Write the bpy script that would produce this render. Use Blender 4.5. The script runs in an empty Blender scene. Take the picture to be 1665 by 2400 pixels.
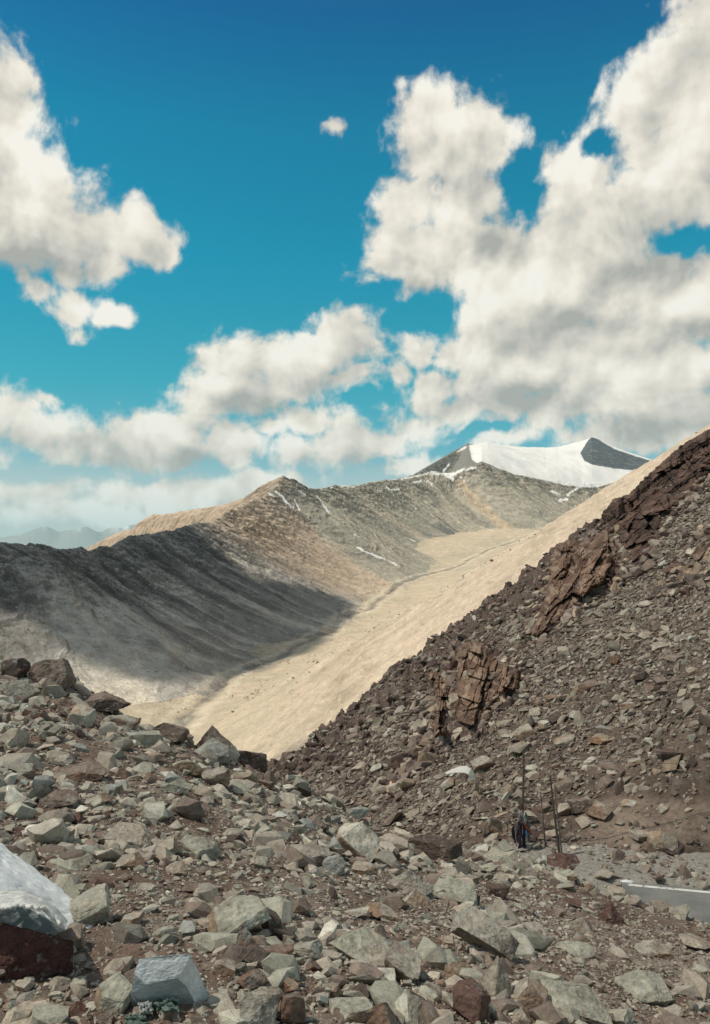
import bpy, bmesh, math, random
import numpy as np
from mathutils import Vector, Matrix

scene = bpy.context.scene
COL = scene.collection
rng = np.random.default_rng(7)
random.seed(7)

# ------------------------------------------------------------------ camera
F = 1813.0            # focal length in photograph pixels (1665 x 2400)
CX, HY = 832.5, 1300.0   # principal column and horizon row
cam_d = bpy.data.cameras.new("camera")
cam = bpy.data.objects.new("camera", cam_d)
COL.objects.link(cam)
cam.location = (0, 0, 0)
cam.rotation_euler = (math.radians(90), 0, 0)
cam_d.sensor_fit = 'VERTICAL'
cam_d.sensor_height = 36.0
cam_d.sensor_width = 36.0
cam_d.lens = 36.0 * F / 2400.0
cam_d.shift_y = (HY - 1200.0) / 2400.0
cam_d.clip_start = 0.1
cam_d.clip_end = 120000.0
scene.camera = cam

def U(px): return (np.asarray(px, float) - CX) / F
def V(py): return (HY - np.asarray(py, float)) / F
def P3(px, py, d):
    return np.array([U(px) * d, np.asarray(d, float) + 0 * U(px), V(py) * d]).T

# ------------------------------------------------------------------ view, sun
scene.view_settings.view_transform = 'Standard'
scene.view_settings.look = 'None'
scene.view_settings.exposure = 0.0
scene.view_settings.gamma = 1.0
scene.cycles.use_denoising = True
scene.cycles.max_bounces = 6
scene.cycles.diffuse_bounces = 3
scene.cycles.transparent_max_bounces = 8
scene.cycles.volume_bounces = 1

SUN = Vector((-0.50, -0.14, 0.85)).normalized()
sun_d = bpy.data.lights.new("sun", 'SUN')
sun_d.energy = 4.6
sun_d.angle = math.radians(0.8)
sun_d.color = (1.0, 0.93, 0.82)
sun = bpy.data.objects.new("sun", sun_d)
COL.objects.link(sun)
sun.rotation_euler = SUN.to_track_quat('Z', 'Y').to_euler()
SUN_EL = math.asin(SUN.z)
SUN_AZ = math.atan2(SUN.x, SUN.y)

# ------------------------------------------------------------------ node helper
class NT:
    def __init__(s, tree): s.t = tree; s.n = tree.nodes; s.l = tree.links
    def add(s, typ, **kw):
        nd = s.n.new(typ)
        for k, v in kw.items(): setattr(nd, k, v)
        return nd
    def put(s, sock, v):
        if hasattr(v, 'is_linked') or isinstance(v, bpy.types.NodeSocket): s.l.new(v, sock)
        elif v is not None: sock.default_value = v
    def math(s, op, a, b=None, c=None, clamp=False):
        nd = s.add('ShaderNodeMath', operation=op, use_clamp=clamp)
        for i, v in enumerate((a, b, c)):
            if v is not None: s.put(nd.inputs[i], v)
        return nd.outputs[0]
    def vmath(s, op, a, b=None, scale=None):
        nd = s.add('ShaderNodeVectorMath', operation=op)
        s.put(nd.inputs[0], a)
        if b is not None: s.put(nd.inputs[1], b)
        if scale is not None: s.put(nd.inputs['Scale'], scale)
        return nd.outputs['Value'] if op in ('LENGTH', 'DOT_PRODUCT', 'DISTANCE') else nd.outputs[0]
    def comb(s, x, y, z):
        nd = s.add('ShaderNodeCombineXYZ')
        for i, v in enumerate((x, y, z)): s.put(nd.inputs[i], v)
        return nd.outputs[0]
    def sep(s, v):
        nd = s.add('ShaderNodeSeparateXYZ'); s.put(nd.inputs[0], v); return nd.outputs
    def smooth(s, v, a, b, lo=0.0, hi=1.0, kind='SMOOTHSTEP'):
        nd = s.add('ShaderNodeMapRange', interpolation_type=kind)
        s.put(nd.inputs[0], v); s.put(nd.inputs[1], a); s.put(nd.inputs[2], b)
        s.put(nd.inputs[3], lo); s.put(nd.inputs[4], hi)
        return nd.outputs[0]
    def noise(s, vec, scale, detail=4, rough=0.5, dist=0.0, color=False, dims='3D'):
        nd = s.add('ShaderNodeTexNoise', noise_dimensions=dims)
        if vec is not None: s.put(nd.inputs['Vector'], vec)
        nd.inputs['Scale'].default_value = scale; nd.inputs['Detail'].default_value = detail
        nd.inputs['Roughness'].default_value = rough; nd.inputs['Distortion'].default_value = dist
        return nd.outputs['Color'] if color else nd.outputs[0]
    def voronoi(s, vec, scale, detail=0, rough=0.5, feature='F1', out='Distance', smooth=None):
        nd = s.add('ShaderNodeTexVoronoi', feature=feature)
        if vec is not None: s.put(nd.inputs['Vector'], vec)
        nd.inputs['Scale'].default_value = scale
        if 'Detail' in nd.inputs and detail: nd.inputs['Detail'].default_value = detail; nd.inputs['Roughness'].default_value = rough
        if smooth is not None: nd.inputs['Smoothness'].default_value = smooth
        return nd.outputs[out]
    def ramp(s, fac, stops, interp='LINEAR'):
        nd = s.add('ShaderNodeValToRGB'); s.put(nd.inputs[0], fac)
        cr = nd.color_ramp; cr.interpolation = interp
        while len(cr.elements) < len(stops): cr.elements.new(0.5)
        for e, (p, c) in zip(cr.elements, stops):
            e.position = p; e.color = tuple(c) + ((1,) if len(c) == 3 else ())
        return nd.outputs[0]
    def mix(s, fac, a, b, blend='MIX'):
        nd = s.add('ShaderNodeMix', data_type='RGBA', blend_type=blend)
        s.put(nd.inputs[0], fac)
        for i, v in ((6, a), (7, b)):
            if isinstance(v, (tuple, list)) and len(v) == 3: v = tuple(v) + (1,)
            s.put(nd.inputs[i], v)
        return nd.outputs[2]

def lin(r, g, b):
    f = lambda c: c / 12.92 if c <= 0.04045 else ((c + 0.055) / 1.055) ** 2.4
    return (f(r / 255), f(g / 255), f(b / 255))

# ------------------------------------------------------------------ sky with clouds (world)
def build_world():
    w = bpy.data.worlds.new("World"); scene.world = w; w.use_nodes = True
    t = NT(w.node_tree); t.n.clear()
    geo = t.add('ShaderNodeTexCoord')
    d = t.vmath('NORMALIZE', geo.outputs['Generated'])
    sx, sy, sz = t.sep(d)
    az = t.math('ARCTAN2', sx, sy)
    el = t.math('ARCSINE', sz)
    # blue air: physical sky, graded by height to the photograph's teal
    sky = t.add('ShaderNodeTexSky', sky_type='NISHITA')
    sky.sun_disc = False; sky.sun_elevation = SUN_EL; sky.sun_rotation = SUN_AZ
    sky.altitude = 5300; sky.air_density = 1.0; sky.dust_density = 0.3; sky.ozone_density = 2.0
    grade = t.ramp(t.smooth(el, -0.1, 0.9, kind='LINEAR'), GRADE)
    air = t.mix(1.0, sky.outputs[0], grade, 'MULTIPLY')
    # thin white veil close to the horizon
    veil = t.noise(t.comb(az, t.math('MULTIPLY', el, 3.0), 0.0), 5.0, 5, 0.55)
    veil_a = t.math('MULTIPLY', t.smooth(el, 0.145, 0.05), t.smooth(veil, 0.25, 0.6, 0.55, 1.0), clamp=True)
    air = t.mix(t.math('MULTIPLY', veil_a, 0.92), air, VEIL)

    # clouds: soft ellipses in direction space, torn and puffed by fractal noise
    q = t
    p0 = t.comb(az, el, 0.0)
    w1 = q.vmath('SUBTRACT', q.noise(p0, 7.0, 1, 0.5, color=True, dims='2D'), (0.5, 0.5, 0.5))
    w2 = q.vmath('SUBTRACT', q.noise(p0, 26.0, 2, 0.6, color=True, dims='2D'), (0.5, 0.5, 0.5))
    p1 = q.vmath('ADD', p0, q.vmath('MULTIPLY', w1, (0.036, 0.036, 0.0)))
    p = p1
    p = q.vmath('ADD', p, q.vmath('MULTIPLY', w2, (0.019, 0.019, 0.0)))
    def field(cx, cy, rx, ry, k=None):
        a0 = math.atan(float(U(cx))); e0 = math.atan(float(V(cy)) * math.cos(a0))
        d_ = q.vmath('SUBTRACT', p, (a0, e0, 0.0))
        d_ = q.vmath('MULTIPLY', d_, (F / rx, F / ry, 0.0))
        if k is None: k = (min(rx, ry) / 100.0) ** 0.28
        return q.math('MULTIPLY_ADD', q.vmath('LENGTH', d_), -k, k)
    def union(bl):
        S = None
        for b in bl:
            f = field(*b)
            S = f if S is None else q.math('SMOOTH_MAX', S, f, 0.12)
        return S
    S = union(BLOBS)
    # outside the photograph: broken cumulus, thicker overhead
    far = q.noise(p0, 2.6, 2, 0.5, dims='2D')
    outm = q.math('MAXIMUM', q.smooth(q.math('ABSOLUTE', az), 0.50, 0.70), q.smooth(el, 0.64, 0.85))
    outd = q.math('MULTIPLY_ADD', far, 3.2, -1.72)
    S = q.math('MAXIMUM', S, q.math('ADD', outd, q.math('MULTIPLY_ADD', outm, 8.0, -8.0)))
    for b in HOLES:
        S = q.math('SMOOTH_MIN', S, q.math('MULTIPLY', field(*b), -1.1), 0.3)
    def puffs(v):
        bil = q.noise(v, 15.0, 3, 0.55, dims='2D')
        fin = q.noise(v, 55.0, 5, 0.62, dims='2D')
        return bil, fin
    b0, f0 = puffs(p1)
    vo = q.voronoi(p1, 30.0, feature='SMOOTH_F1', smooth=0.5)
    D0 = q.math('ADD', q.math('ADD', S, 0.16), q.math('MULTIPLY_ADD', q.math('SUBTRACT', b0, 0.5), 1.0, q.math('MULTIPLY', q.math('SUBTRACT', f0, 0.5), 0.75)))
    D0 = q.math('ADD', D0, q.math('MULTIPLY_ADD', vo, -0.5, 0.22))
    alpha = t.smooth(D0, -0.10, 0.50)
    b1, f1 = puffs(q.vmath('ADD', p1, (-0.010, 0.018, 0.0)))
    fine = q.math('MULTIPLY_ADD', q.math('SUBTRACT', b0, b1), 1.25, q.math('MULTIPLY', q.math('SUBTRACT', f0, f1), 0.28))
    fine = q.math('ADD', fine, q.math('MULTIPLY_ADD', vo, -0.40, 0.16))
    big = q.math('SUBTRACT', q.noise(p1, 7.0, 1, 0.5, dims='2D'), q.noise(q.vmath('ADD', p1, (-0.022, 0.045, 0.0)), 7.0, 1, 0.5, dims='2D'))
    fine = q.math('MULTIPLY_ADD', big, 1.0, fine)
    dark = t.smooth(union(SHADES), -0.35, 0.9)          # thick undersides
    lit = q.math('SUBTRACT', q.math('ADD', 0.80, fine), q.math('MULTIPLY', dark, 0.55))
    ccol = t.ramp(lit, CLOUD_RAMP)
    col = t.mix(alpha, air, ccol)
    # below the horizon: dull ground colour
    col = t.mix(t.smooth(el, -0.02, -0.06), col, (0.16, 0.14, 0.12))
    bg = t.add('ShaderNodeBackground'); t.put(bg.inputs[0], col); bg.inputs[1].default_value = 1.0
    out = t.add('ShaderNodeOutputWorld'); t.l.new(bg.outputs[0], out.inputs[0])
    w.cycles.sampling_method = 'MANUAL'; w.cycles.sample_map_resolution = 512

SKYK = 0.1     # strength of the physical sky
GRADE = [(0.0, (.10, .105, .10)), (0.13,(.10,.112,.10)), (0.208, (.082, .138, .098)), (0.314, (.024, .178, .124)), (0.46, (0.0, .195, .155)),
         (0.60, (0.0, .180, .160)), (0.71, (0.0, .118, .148)), (0.9, (.06, .11, .115)), (1.0, (.085, .105, .105))]
VEIL = lin(214, 210, 198)
CLOUD_RAMP = [(0.0, lin(174, 173, 166)), (0.3, lin(202, 198, 188)), (0.6, lin(228, 221, 208)), (0.85, lin(245, 238, 224)), (1.0, lin(251, 246, 235))]
BLOBS = [
 # upper left cloud
 (-10, 300, 95, 170), (-30, 420, 190, 150), (80, 470, 130, 120), (160, 545, 125, 85), (260, 560, 90, 55), (340, 575, 62, 45), (30, 565, 170, 70), (318, 540, 50, 44),
 (235, 640, 55, 34), (160, 650, 55, 34), (90, 685, 52, 30), (165, 720, 60, 40), (265, 735, 46, 24), (180, 770, 38, 22), (40, 645, 20, 24),
 # small scraps in the blue
 (778, 302, 26, 17), (105, 942, 32, 18), 
 # centre cumulus
 (805, 790, 88, 66), (750, 835, 100, 76), (650, 840, 78, 66), (570, 845, 95, 68), (505, 860, 55, 62), (480, 930, 70, 68), (570, 925, 130, 66), (680, 905, 120, 55), (825, 880, 80, 36), (705, 985, 90, 42), (630, 1005, 60, 26),
 # bank along the lower left
 (-40, 990, 120, 72), (70, 1010, 110, 50), (170, 1045, 100, 42), (330, 1012, 80, 46), (430, 1015, 100, 56), (400, 1065, 200, 48), (540, 1050, 90, 56), (240, 1065, 140, 48),
 (60, 1165, 130, 34), (430, 1160, 300, 46), (200, 1215, 240, 34), (640, 1140, 130, 36),
 (715, 1060, 90, 50), (800, 1040, 105, 62), (900, 1035, 80, 44), (960, 1085, 110, 36),
 # tower right of centre
 (1005, 260, 72, 70), (985, 335, 75, 66), (1110, 300, 76, 68), (1160, 345, 72, 56), (1050, 370, 120, 90), (960, 470, 85, 70), (1060, 470, 130, 100), (935, 565, 80, 78), (915, 615, 70, 52), (1030, 590, 150, 100), (1170, 620, 180, 120), (960, 655, 56, 44),
 # great cloud at the right edge
 (1700, 90, 110, 130), (1640, 180, 120, 120), (1545, 225, 110, 90), (1500, 285, 80, 62), (1650, 340, 200, 140), (1580, 450, 180, 110), (1385, 405, 95, 80), (1320, 450, 120, 92), (1400, 530, 170, 120), (1280, 580, 200, 140), (1330, 690, 240, 120), (1700, 700, 140, 160), (1500, 720, 180, 160), (1200, 710, 130, 70),
 (1170, 790, 130, 70), (1080, 830, 92, 60), (965, 820, 54, 46), (925, 870, 36, 36), (1250, 850, 230, 115), (1500, 870, 270, 125), (990, 940, 70, 58), (960, 1000, 100, 42), (1050, 960, 100, 52), (1300, 960, 240, 60), (1600, 980, 210, 75), (1180, 1030, 90, 26), (1500, 1035, 190, 40), (1150, 900, 130, 90), (1330, 820, 220, 130), (1480, 640, 150, 110), (1130, 720, 110, 60), (1020, 900, 70, 60), (1240, 640, 150, 110),
]
SHADES = [(40, 590, 220, 75), (-20, 480, 110, 110), (560, 960, 160, 38), (720, 890, 120, 40), (420, 1085, 240, 36), (20, 1040, 180, 40), (760, 1085, 160, 30),
          (1120, 470, 90, 110), (1150, 560, 120, 60), (1330, 760, 260, 80), (1560, 600, 110, 90), (1600, 800, 130, 80), (1300, 930, 330, 50), (1550, 1010, 220, 45), (1060, 890, 110, 40), (1420, 640, 120, 60), (980, 690, 90, 30)]
HOLES = [(1600, 562, 66, 24), (1222, 425, 46, 78), (1420, 330, 40, 26), (1110, 1018, 70, 12), (985, 735, 85, 40), (280, 905, 110, 40), (840, 930, 80, 26), (60, 1105, 110, 12)]

# ------------------------------------------------------------------ numpy noise
_perm = np.random.default_rng(3).permutation(256).astype(np.int64)
_perm = np.concatenate([_perm, _perm])
_ang = np.random.default_rng(4).uniform(0, 2 * np.pi, 256)
_gx, _gy = np.cos(_ang).astype(np.float32), np.sin(_ang).astype(np.float32)
def pn2(x, y):
    xi = np.floor(x); yi = np.floor(y)
    fx = (x - xi).astype(np.float32); fy = (y - yi).astype(np.float32)
    xi = xi.astype(np.int64) & 255; yi = yi.astype(np.int64) & 255
    u = fx * fx * fx * (fx * (fx * 6 - 15) + 10); v = fy * fy * fy * (fy * (fy * 6 - 15) + 10)
    def g(ix, iy, dx, dy):
        h = _perm[_perm[ix & 255] + (iy & 255)]
        return _gx[h] * dx + _gy[h] * dy
    a = g(xi, yi, fx, fy); b = g(xi + 1, yi, fx - 1, fy)
    c = g(xi, yi + 1, fx, fy - 1); d = g(xi + 1, yi + 1, fx - 1, fy - 1)
    return (a + u * (b - a) + v * (c - a + u * (a - b - c + d))) * 1.5
def fbm2(x, y, oct=5, gain=0.5, lac=2.03, ridged=False):
    s = 0.0; a = 1.0; t = 0.0
    for i in range(oct):
        n = pn2(x + 17.3 * i, y - 9.1 * i)
        if ridged: n = 1 - 2 * np.abs(n)
        s = s + a * n; t += a; a *= gain; x = x * lac; y = y * lac
    return s / t
_g3 = np.random.default_rng(5).normal(size=(256, 3)); _g3 /= np.linalg.norm(_g3, axis=1)[:, None]
def pn3(p):
    pi = np.floor(p); f = p - pi; pi = pi.astype(np.int64) & 255
    w = f * f * f * (f * (f * 6 - 15) + 10)
    r = 0
    for dx in (0, 1):
        for dy in (0, 1):
            for dz in (0, 1):
                h = _perm[_perm[_perm[(pi[..., 0] + dx) & 255] + ((pi[..., 1] + dy) & 255)] + ((pi[..., 2] + dz) & 255)]
                g = _g3[h]
                dot = g[..., 0] * (f[..., 0] - dx) + g[..., 1] * (f[..., 1] - dy) + g[..., 2] * (f[..., 2] - dz)
                ww = (w[..., 0] if dx else 1 - w[..., 0]) * (w[..., 1] if dy else 1 - w[..., 1]) * (w[..., 2] if dz else 1 - w[..., 2])
                r = r + ww * dot
    return r * 1.5
def sstep(a, b, x):
    t = np.clip((x - a) / (b - a), 0, 1); return t * t * (3 - 2 * t)
def in_poly(px, py, poly):
    poly = np.asarray(poly, float); ins = np.zeros(np.shape(px), bool)
    n = len(poly)
    for i in range(n):
        x0, y0 = poly[i]; x1, y1 = poly[(i + 1) % n]
        if y0 == y1: continue
        c = ((y0 > py) != (y1 > py)) & (px < (x1 - x0) * (py - y0) / (y1 - y0) + x0)
        ins ^= c
    return ins
def poly_dist(px, py, poly, closed=True):
    poly = np.asarray(poly, float); best = np.full(np.shape(px), 1e9); n = len(poly)
    for i in range(n if closed else n - 1):
        a = poly[i]; b = poly[(i + 1) % n]; ab = b - a; L = ab @ ab + 1e-9
        t = np.clip(((px - a[0]) * ab[0] + (py - a[1]) * ab[1]) / L, 0, 1)
        best = np.minimum(best, np.hypot(px - a[0] - t * ab[0], py - a[1] - t * ab[1]))
    return best
def poly_sd(px, py, poly):                      # positive inside
    d = poly_dist(px, py, poly); return np.where(in_poly(px, py, poly), d, -d)

# ------------------------------------------------------------------ mesh helpers
def tag(o, label=None, cat=None, group=None, kind=None):
    if label: o['label'] = label
    if cat: o['category'] = cat
    if group: o['group'] = group
    if kind: o['kind'] = kind
    return o
def mesh_np(name, verts, faces, mat=None, cols=None, smooth=False, parent=None):
    """faces: (n,3) or (n,4) int array; cols: (nverts,3) point colours"""
    me = bpy.data.meshes.new(name)
    verts = np.ascontiguousarray(verts, np.float32); faces = np.ascontiguousarray(faces, np.int32)
    k = faces.shape[1]
    me.vertices.add(len(verts)); me.vertices.foreach_set('co', verts.ravel())
    me.loops.add(faces.size); me.loops.foreach_set('vertex_index', faces.ravel())
    me.polygons.add(len(faces))
    me.polygons.foreach_set('loop_start', np.arange(0, faces.size, k, dtype=np.int32))
    if smooth: me.polygons.foreach_set('use_smooth', np.ones(len(faces), bool))
    if cols is not None:
        at = me.attributes.new('col', 'FLOAT_COLOR', 'POINT')
        c = np.ones((len(verts), 4), np.float32); c[:, :cols.shape[1]] = cols
        at.data.foreach_set('color', c.ravel())
    me.update(calc_edges=True)
    if not smooth: me.shade_flat()
    o = bpy.data.objects.new(name, me); COL.objects.link(o)
    if mat: me.materials.append(mat)
    if parent: o.parent = parent
    return o
def grid_faces(nr, nc):
    i = np.arange(nr * nc).reshape(nr, nc)
    return np.stack([i[:-1, :-1], i[:-1, 1:], i[1:, 1:], i[1:, :-1]], -1).reshape(-1, 4)

# ------------------------------------------------------------------ materials
def new_mat(name, rough=0.95):
    m = bpy.data.materials.new(name); m.use_nodes = True
    t = NT(m.node_tree); b = t.n['Principled BSDF']
    b.inputs['Roughness'].default_value = rough
    b.inputs['Specular IOR Level'].default_value = 0.15
    return m, t, b
def mat_far():
    """distant slopes: surface colour carried by the ground itself, broken by stone texture"""
    m, t, b = new_mat("mountain_rock")
    at = t.add('ShaderNodeAttribute', attribute_name='col')
    pos = t.add('ShaderNodeNewGeometry').outputs['Position']
    n1 = t.noise(pos, 0.06, 8, 0.68)
    n2 = t.noise(pos, 0.35, 4, 0.7)
    k = t.math('MULTIPLY_ADD', t.math('SUBTRACT', n1, 0.5), 1.5, 1.0)
    k = t.math('ADD', k, t.math('MULTIPLY', t.math('SUBTRACT', n2, 0.5), 1.3))
    k = t.mix(at.outputs['Alpha'], t.comb(1, 1, 1), t.comb(k, k, k))
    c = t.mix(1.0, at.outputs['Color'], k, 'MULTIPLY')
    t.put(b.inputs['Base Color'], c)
    bp = t.add('ShaderNodeBump'); bp.inputs['Strength'].default_value = 0.9; bp.inputs['Distance'].default_value = 6.0
    t.put(bp.inputs['Height'], t.math('MULTIPLY', n1, t.math('ADD', t.math('MULTIPLY', at.outputs['Alpha'], 0.95), 0.05)))
    t.l.new(bp.outputs[0], b.inputs['Normal'])
    return m

# ------------------------------------------------------------------ far terrain
RIDGES = [  # name, crest points (px, py, distance), near-crest slope, foot slope, length over which it eases, gully size
 ('left', [(-600, 1180, 760), (-250, 1245, 840), (-60, 1262, 880), (0, 1272, 900), (32, 1270, 930), (84, 1277, 970), (142, 1291, 1040), (158, 1286, 1060), (208, 1293, 1120), (263, 1280, 1180),
           (305, 1256, 1230), (368, 1251, 1300), (432, 1236, 1390), (458, 1230, 1450), (500, 1223, 1550), (526, 1207, 1650), (579, 1178, 1800), (610, 1170, 1900), (640, 1150, 2000), (662, 1121, 2100)], 0.72, 0.22, 300, 1.0),
 ('spur', [(610, 1170, 1900), (640, 1225, 1800), (690, 1275, 1720), (760, 1330, 1680), (850, 1385, 1620)], 0.85, 0.3, 150, 0.8),
 ('back', [(662, 1121, 2100), (632, 1134, 2150), (579, 1165, 2220), (521, 1184, 2320), (453, 1194, 2400), (384, 1206, 2480), (363, 1205, 2500), (316, 1239, 2550), (279, 1247, 2600), (253, 1260, 2650), (210, 1291, 2750), (60, 1420, 2950)], 0.55, 0.35, 400, 0.6),
 ('main', [(662, 1121, 2100), (690, 1126, 2150), (721, 1144, 2250), (737, 1147, 2310), (768, 1143, 2400), (784, 1137, 2450), (832, 1140, 2550), (871, 1130, 2700), (937, 1122, 2850), (976, 1114, 2950), (1045, 1108, 2960), (1111, 1095, 2930), (1129, 1087, 2930), (1141, 1092, 2940),
           (1201, 1110, 3020), (1261, 1122, 3100), (1364, 1136, 3250), (1442, 1131, 3400), (1560, 1128, 3500), (1750, 1120, 3600)], 0.78, 0.2, 420, 0.9),
 ('spur', [(832, 1140, 2550), (900, 1215, 2400), (960, 1275, 2280), (1000, 1312, 2150)], 0.6, 0.3, 200, 0.5),
 ('spur', [(1111, 1095, 2930), (1140, 1160, 2800), (1180, 1215, 2650)], 0.55, 0.3, 200, 0.5),
 ('horn', [(937, 1122, 2900), (976, 1113, 3050), (1009, 1090, 3300), (1057, 1063, 3700), (1085, 1046, 3950), (1099, 1041, 4100)], 0.6, 0.5, 300, 0.6),
 ('snow', [(1099, 1042, 4100), (1144, 1037, 4250), (1201, 1045, 4350), (1280, 1050, 4400), (1310, 1047, 4400), (1364, 1034, 4350), (1388, 1024, 4300), (1400, 1028, 4280), (1430, 1041, 4200), (1466, 1057, 4100), (1526, 1077, 3950), (1700, 1130, 3800)], 0.235, 0.235, 500, 0.12),
 ('right', [(2300, 640, 430), (1900, 850, 560), (1790, 918, 610), (1665, 1002, 700), (1614, 1034, 760), (1561, 1066, 840), (1526, 1080, 900), (1491, 1104, 970), (1456, 1128, 1050), (1421, 1156, 1140), (1372, 1185, 1280), (1301, 1220, 1500), (1242, 1255, 1720), (1222, 1270, 1800)], 0.66, 0.5, 500, 0.45),
 ('range', [(-900, 1180, 36960), (-400, 1220, 38720), (-150, 1240, 40480), (0, 1256, 41536), (40, 1250, 41536), (105, 1233, 40832), (150, 1240, 41536), (205, 1230, 41184), (240, 1242, 41536), (300, 1225, 42240), (500, 1230, 44000), (1000, 1240, 45760), (1500, 1200, 45760), (2500, 1200, 42240)], 0.5, 0.3, 1500, 0.35),
]
FLOOR = [(-900, 2300, 330), (60, 1930, 420), (300, 1780, 540), (430, 1700, 660), (530, 1600, 850), (640, 1555, 990), (780, 1478, 1260), (880, 1418, 1500), (960, 1370, 1700), (1060, 1330, 1950), (1200, 1270, 2300), (1300, 1235, 2550)]
def seg_eval(X, Y, pts):
    """nearest point on a polyline: distance, arc position, height there, side"""
    segs = []; acc = 0.0; best = np.full(X.shape, 1e12, np.float32)
    for a, b in zip(pts[:-1], pts[1:]):
        dx, dy = b[0] - a[0], b[1] - a[1]; L2 = dx * dx + dy * dy + 1e-6; segs.append((a, b, dx, dy, L2, acc)); acc += math.sqrt(L2)
    def near(sg):
        a, b, dx, dy, L2, ac = sg
        t = np.clip(((X - a[0]) * dx + (Y - a[1]) * dy) / L2, 0, 1)
        return np.sqrt((X - a[0] - t * dx) ** 2 + (Y - a[1] - t * dy) ** 2).astype(np.float32), t
    for sg in segs: best = np.minimum(best, near(sg)[0])
    W = np.full(X.shape, 1e-12, np.float32); T = np.zeros(X.shape, np.float32); Z = np.zeros(X.shape, np.float32)
    soft = 2.0 + .12 * best          # ease over from one stretch of crest to the next
    for sg in segs:
        d, t = near(sg); w = np.exp(-np.clip((d - best) / soft, 0, 60)); W += w
        T += w * (sg[5] + t * math.sqrt(sg[4])); Z += w * (sg[0][2] + t * (sg[1][2] - sg[0][2]))
    return best, T / W, Z / W
def build_far():
    nc, nr = 1250, 1500
    # columns are fans of bearing, rows distances; finer where the photo looks
    u = np.interp(np.linspace(0, 1, nc), [0, 0.08, 0.92, 1], [-1.1, -0.47, 0.47, 1.1])
    r = np.concatenate([np.geomspace(150, 700, 330), np.geomspace(702, 3600, 880), np.geomspace(3605, 5000, 170), np.geomspace(5100, 54000, nr - 1380)])
    Yg, Ug = np.meshgrid(r, u, indexing='ij'); X = (Ug * Yg).astype(np.float32); Y = Yg.astype(np.float32)
    # bend the map a little so that nothing runs ruler straight
    wx = fbm2(X / 260, Y / 260, 4); wy = fbm2(X / 260 + 40, Y / 260 + 11, 4)
    fl = np.array(P3(*np.array(FLOOR, float).T))
    dF, tF, zF = seg_eval(X + 30 * wx, Y + 30 * wy, fl)
    floor = zF + 16 * (1 - np.exp(-dF / 160)) - 0.15 * np.clip(Y - 2900, 0, 3000) - 0.25 * np.clip(-X - 500 - 0.05 * Y, 0, 800) + 1.5 * fbm2(X / 60, Y / 60, 4) - 1.6 * np.exp(-((dF + 5 * wy) / 9) ** 2) * sstep(1400, 1000, Y)
    K = []; info = []
    for nm, pts, s0, s1, ease, gul in RIDGES:
        p = np.array(P3(*np.array(pts, float).T))
        d, tt, zc = seg_eval(X, Y, p)
        big = nm == 'range'
        sc = 11.0 if big else 1.0
        # ravines and buttresses that run down the fall line
        w = 14 * wx * np.clip(d / 80, 0, 1)
        gt = tt + 0.25 * d * wy + w
        g1 = fbm2(gt / (95 * sc) + 5, d / (420 * sc), 3)
        g2 = fbm2(gt / (30 * sc) + 31, d / (190 * sc), 4, ridged=True)
        g3 = fbm2(gt / (11 * sc) + 3, d / (70 * sc) + .3 * g1, 3, ridged=True)
        amp = np.clip(d / (60 * sc), 0, 1) * np.exp(-d / (520 * sc))
        dd = d * (1 + 0.16 * gul * g1)
        h = zc - (s1 * dd + (s0 - s1) * ease * (1 - np.exp(-dd / ease)))
        if nm == 'back': h = h - .7 * np.clip(d - 50, 0, None) - 1.0 * np.clip(X - float(U(655)) * Y, 0, None)
        if nm == 'snow':      # the ice fills the bowl between its lip and the crest
            uu = X / Y; lp = np.array([q for q in RIDGES[3][1] if q[0] >= 1111], float); cp = np.array(pts, float)
            lz = V(lp[:, 1]) * lp[:, 2]; yl = np.interp(uu, U(lp[:, 0]), lp[:, 2]); zl = np.interp(uu, U(lp[:, 0]), lz)
            yc_ = np.interp(uu, U(cp[:, 0]), cp[:, 2]); zc_ = np.interp(uu, U(cp[:, 0]), V(cp[:, 1]) * cp[:, 2])
            tq = (Y - yl) / (yc_ - yl); h = zl - 5 + (zc_ - zl + 5) * np.clip(tq, 0, 1) ** .85 - 1.6 * np.clip(yl - Y, 0, None) - .5 * np.clip(Y - yc_, 0, None)
            h = h - 1.1 * np.clip(float(U(1094)) * Y - X, 0, None)
        h = h + gul * amp * (26 * sc * g1 + 13 * sc * (g2 - 0.35)) + gul * sc * np.clip(d / (25 * sc), 0, 1) * np.exp(-d / (260 * sc)) * 6.5 * (g3 - .3) * (nm not in ('right', 'snow'))
        h = h + gul * 2.0 * sc * np.exp(-d / 40) * fbm2(tt / 16, d / 16, 3)     # broken crest
        K.append(h); info.append((d, gt, g1, g2, g3))
    infod = [i[0] for i in info]
    H = np.stack(K + [floor]); k = 7.0
    M = H.max(0)
    z = M + k * np.log(np.exp(np.clip((H - M) / k, -40, 0)).sum(0))
    which = H.argmax(0)
    rough = np.where(Y > 6000, 3.0, 1.0)
    hi = sstep(210, 40, np.minimum(infod[0], infod[3]))          # cliffs sit high, below them lies scree
    crag = fbm2(X / 55, Y / 55 + z / 40, 6, 0.55, ridged=True)
    steep_mask = np.ones_like(z)
    fm = sstep(0, 60, z - floor)
    snowd = np.isin(which, [7])
    cragk = np.where(np.isin(which, [8, len(RIDGES)]), 0.35, np.where((which == 0) & (Y < 1450), .25 + .9 * hi, .55 + .6 * hi)) * (0.6 + 0.8 * sstep(-.2, .5, fbm2(X / 150 + 3, Y / 150 + 8, 3)))
    z = z + np.where(np.isin(which, [8]), 1.0, 0) * (2.2 * fbm2((X * .35 + Y * .94) / 90, (X - .3 * Y) / 11, 4) + 1.2 * fbm2((X * .94 - Y * .35) / 70, (X * .35 + Y * .94) / 14, 4))
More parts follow.
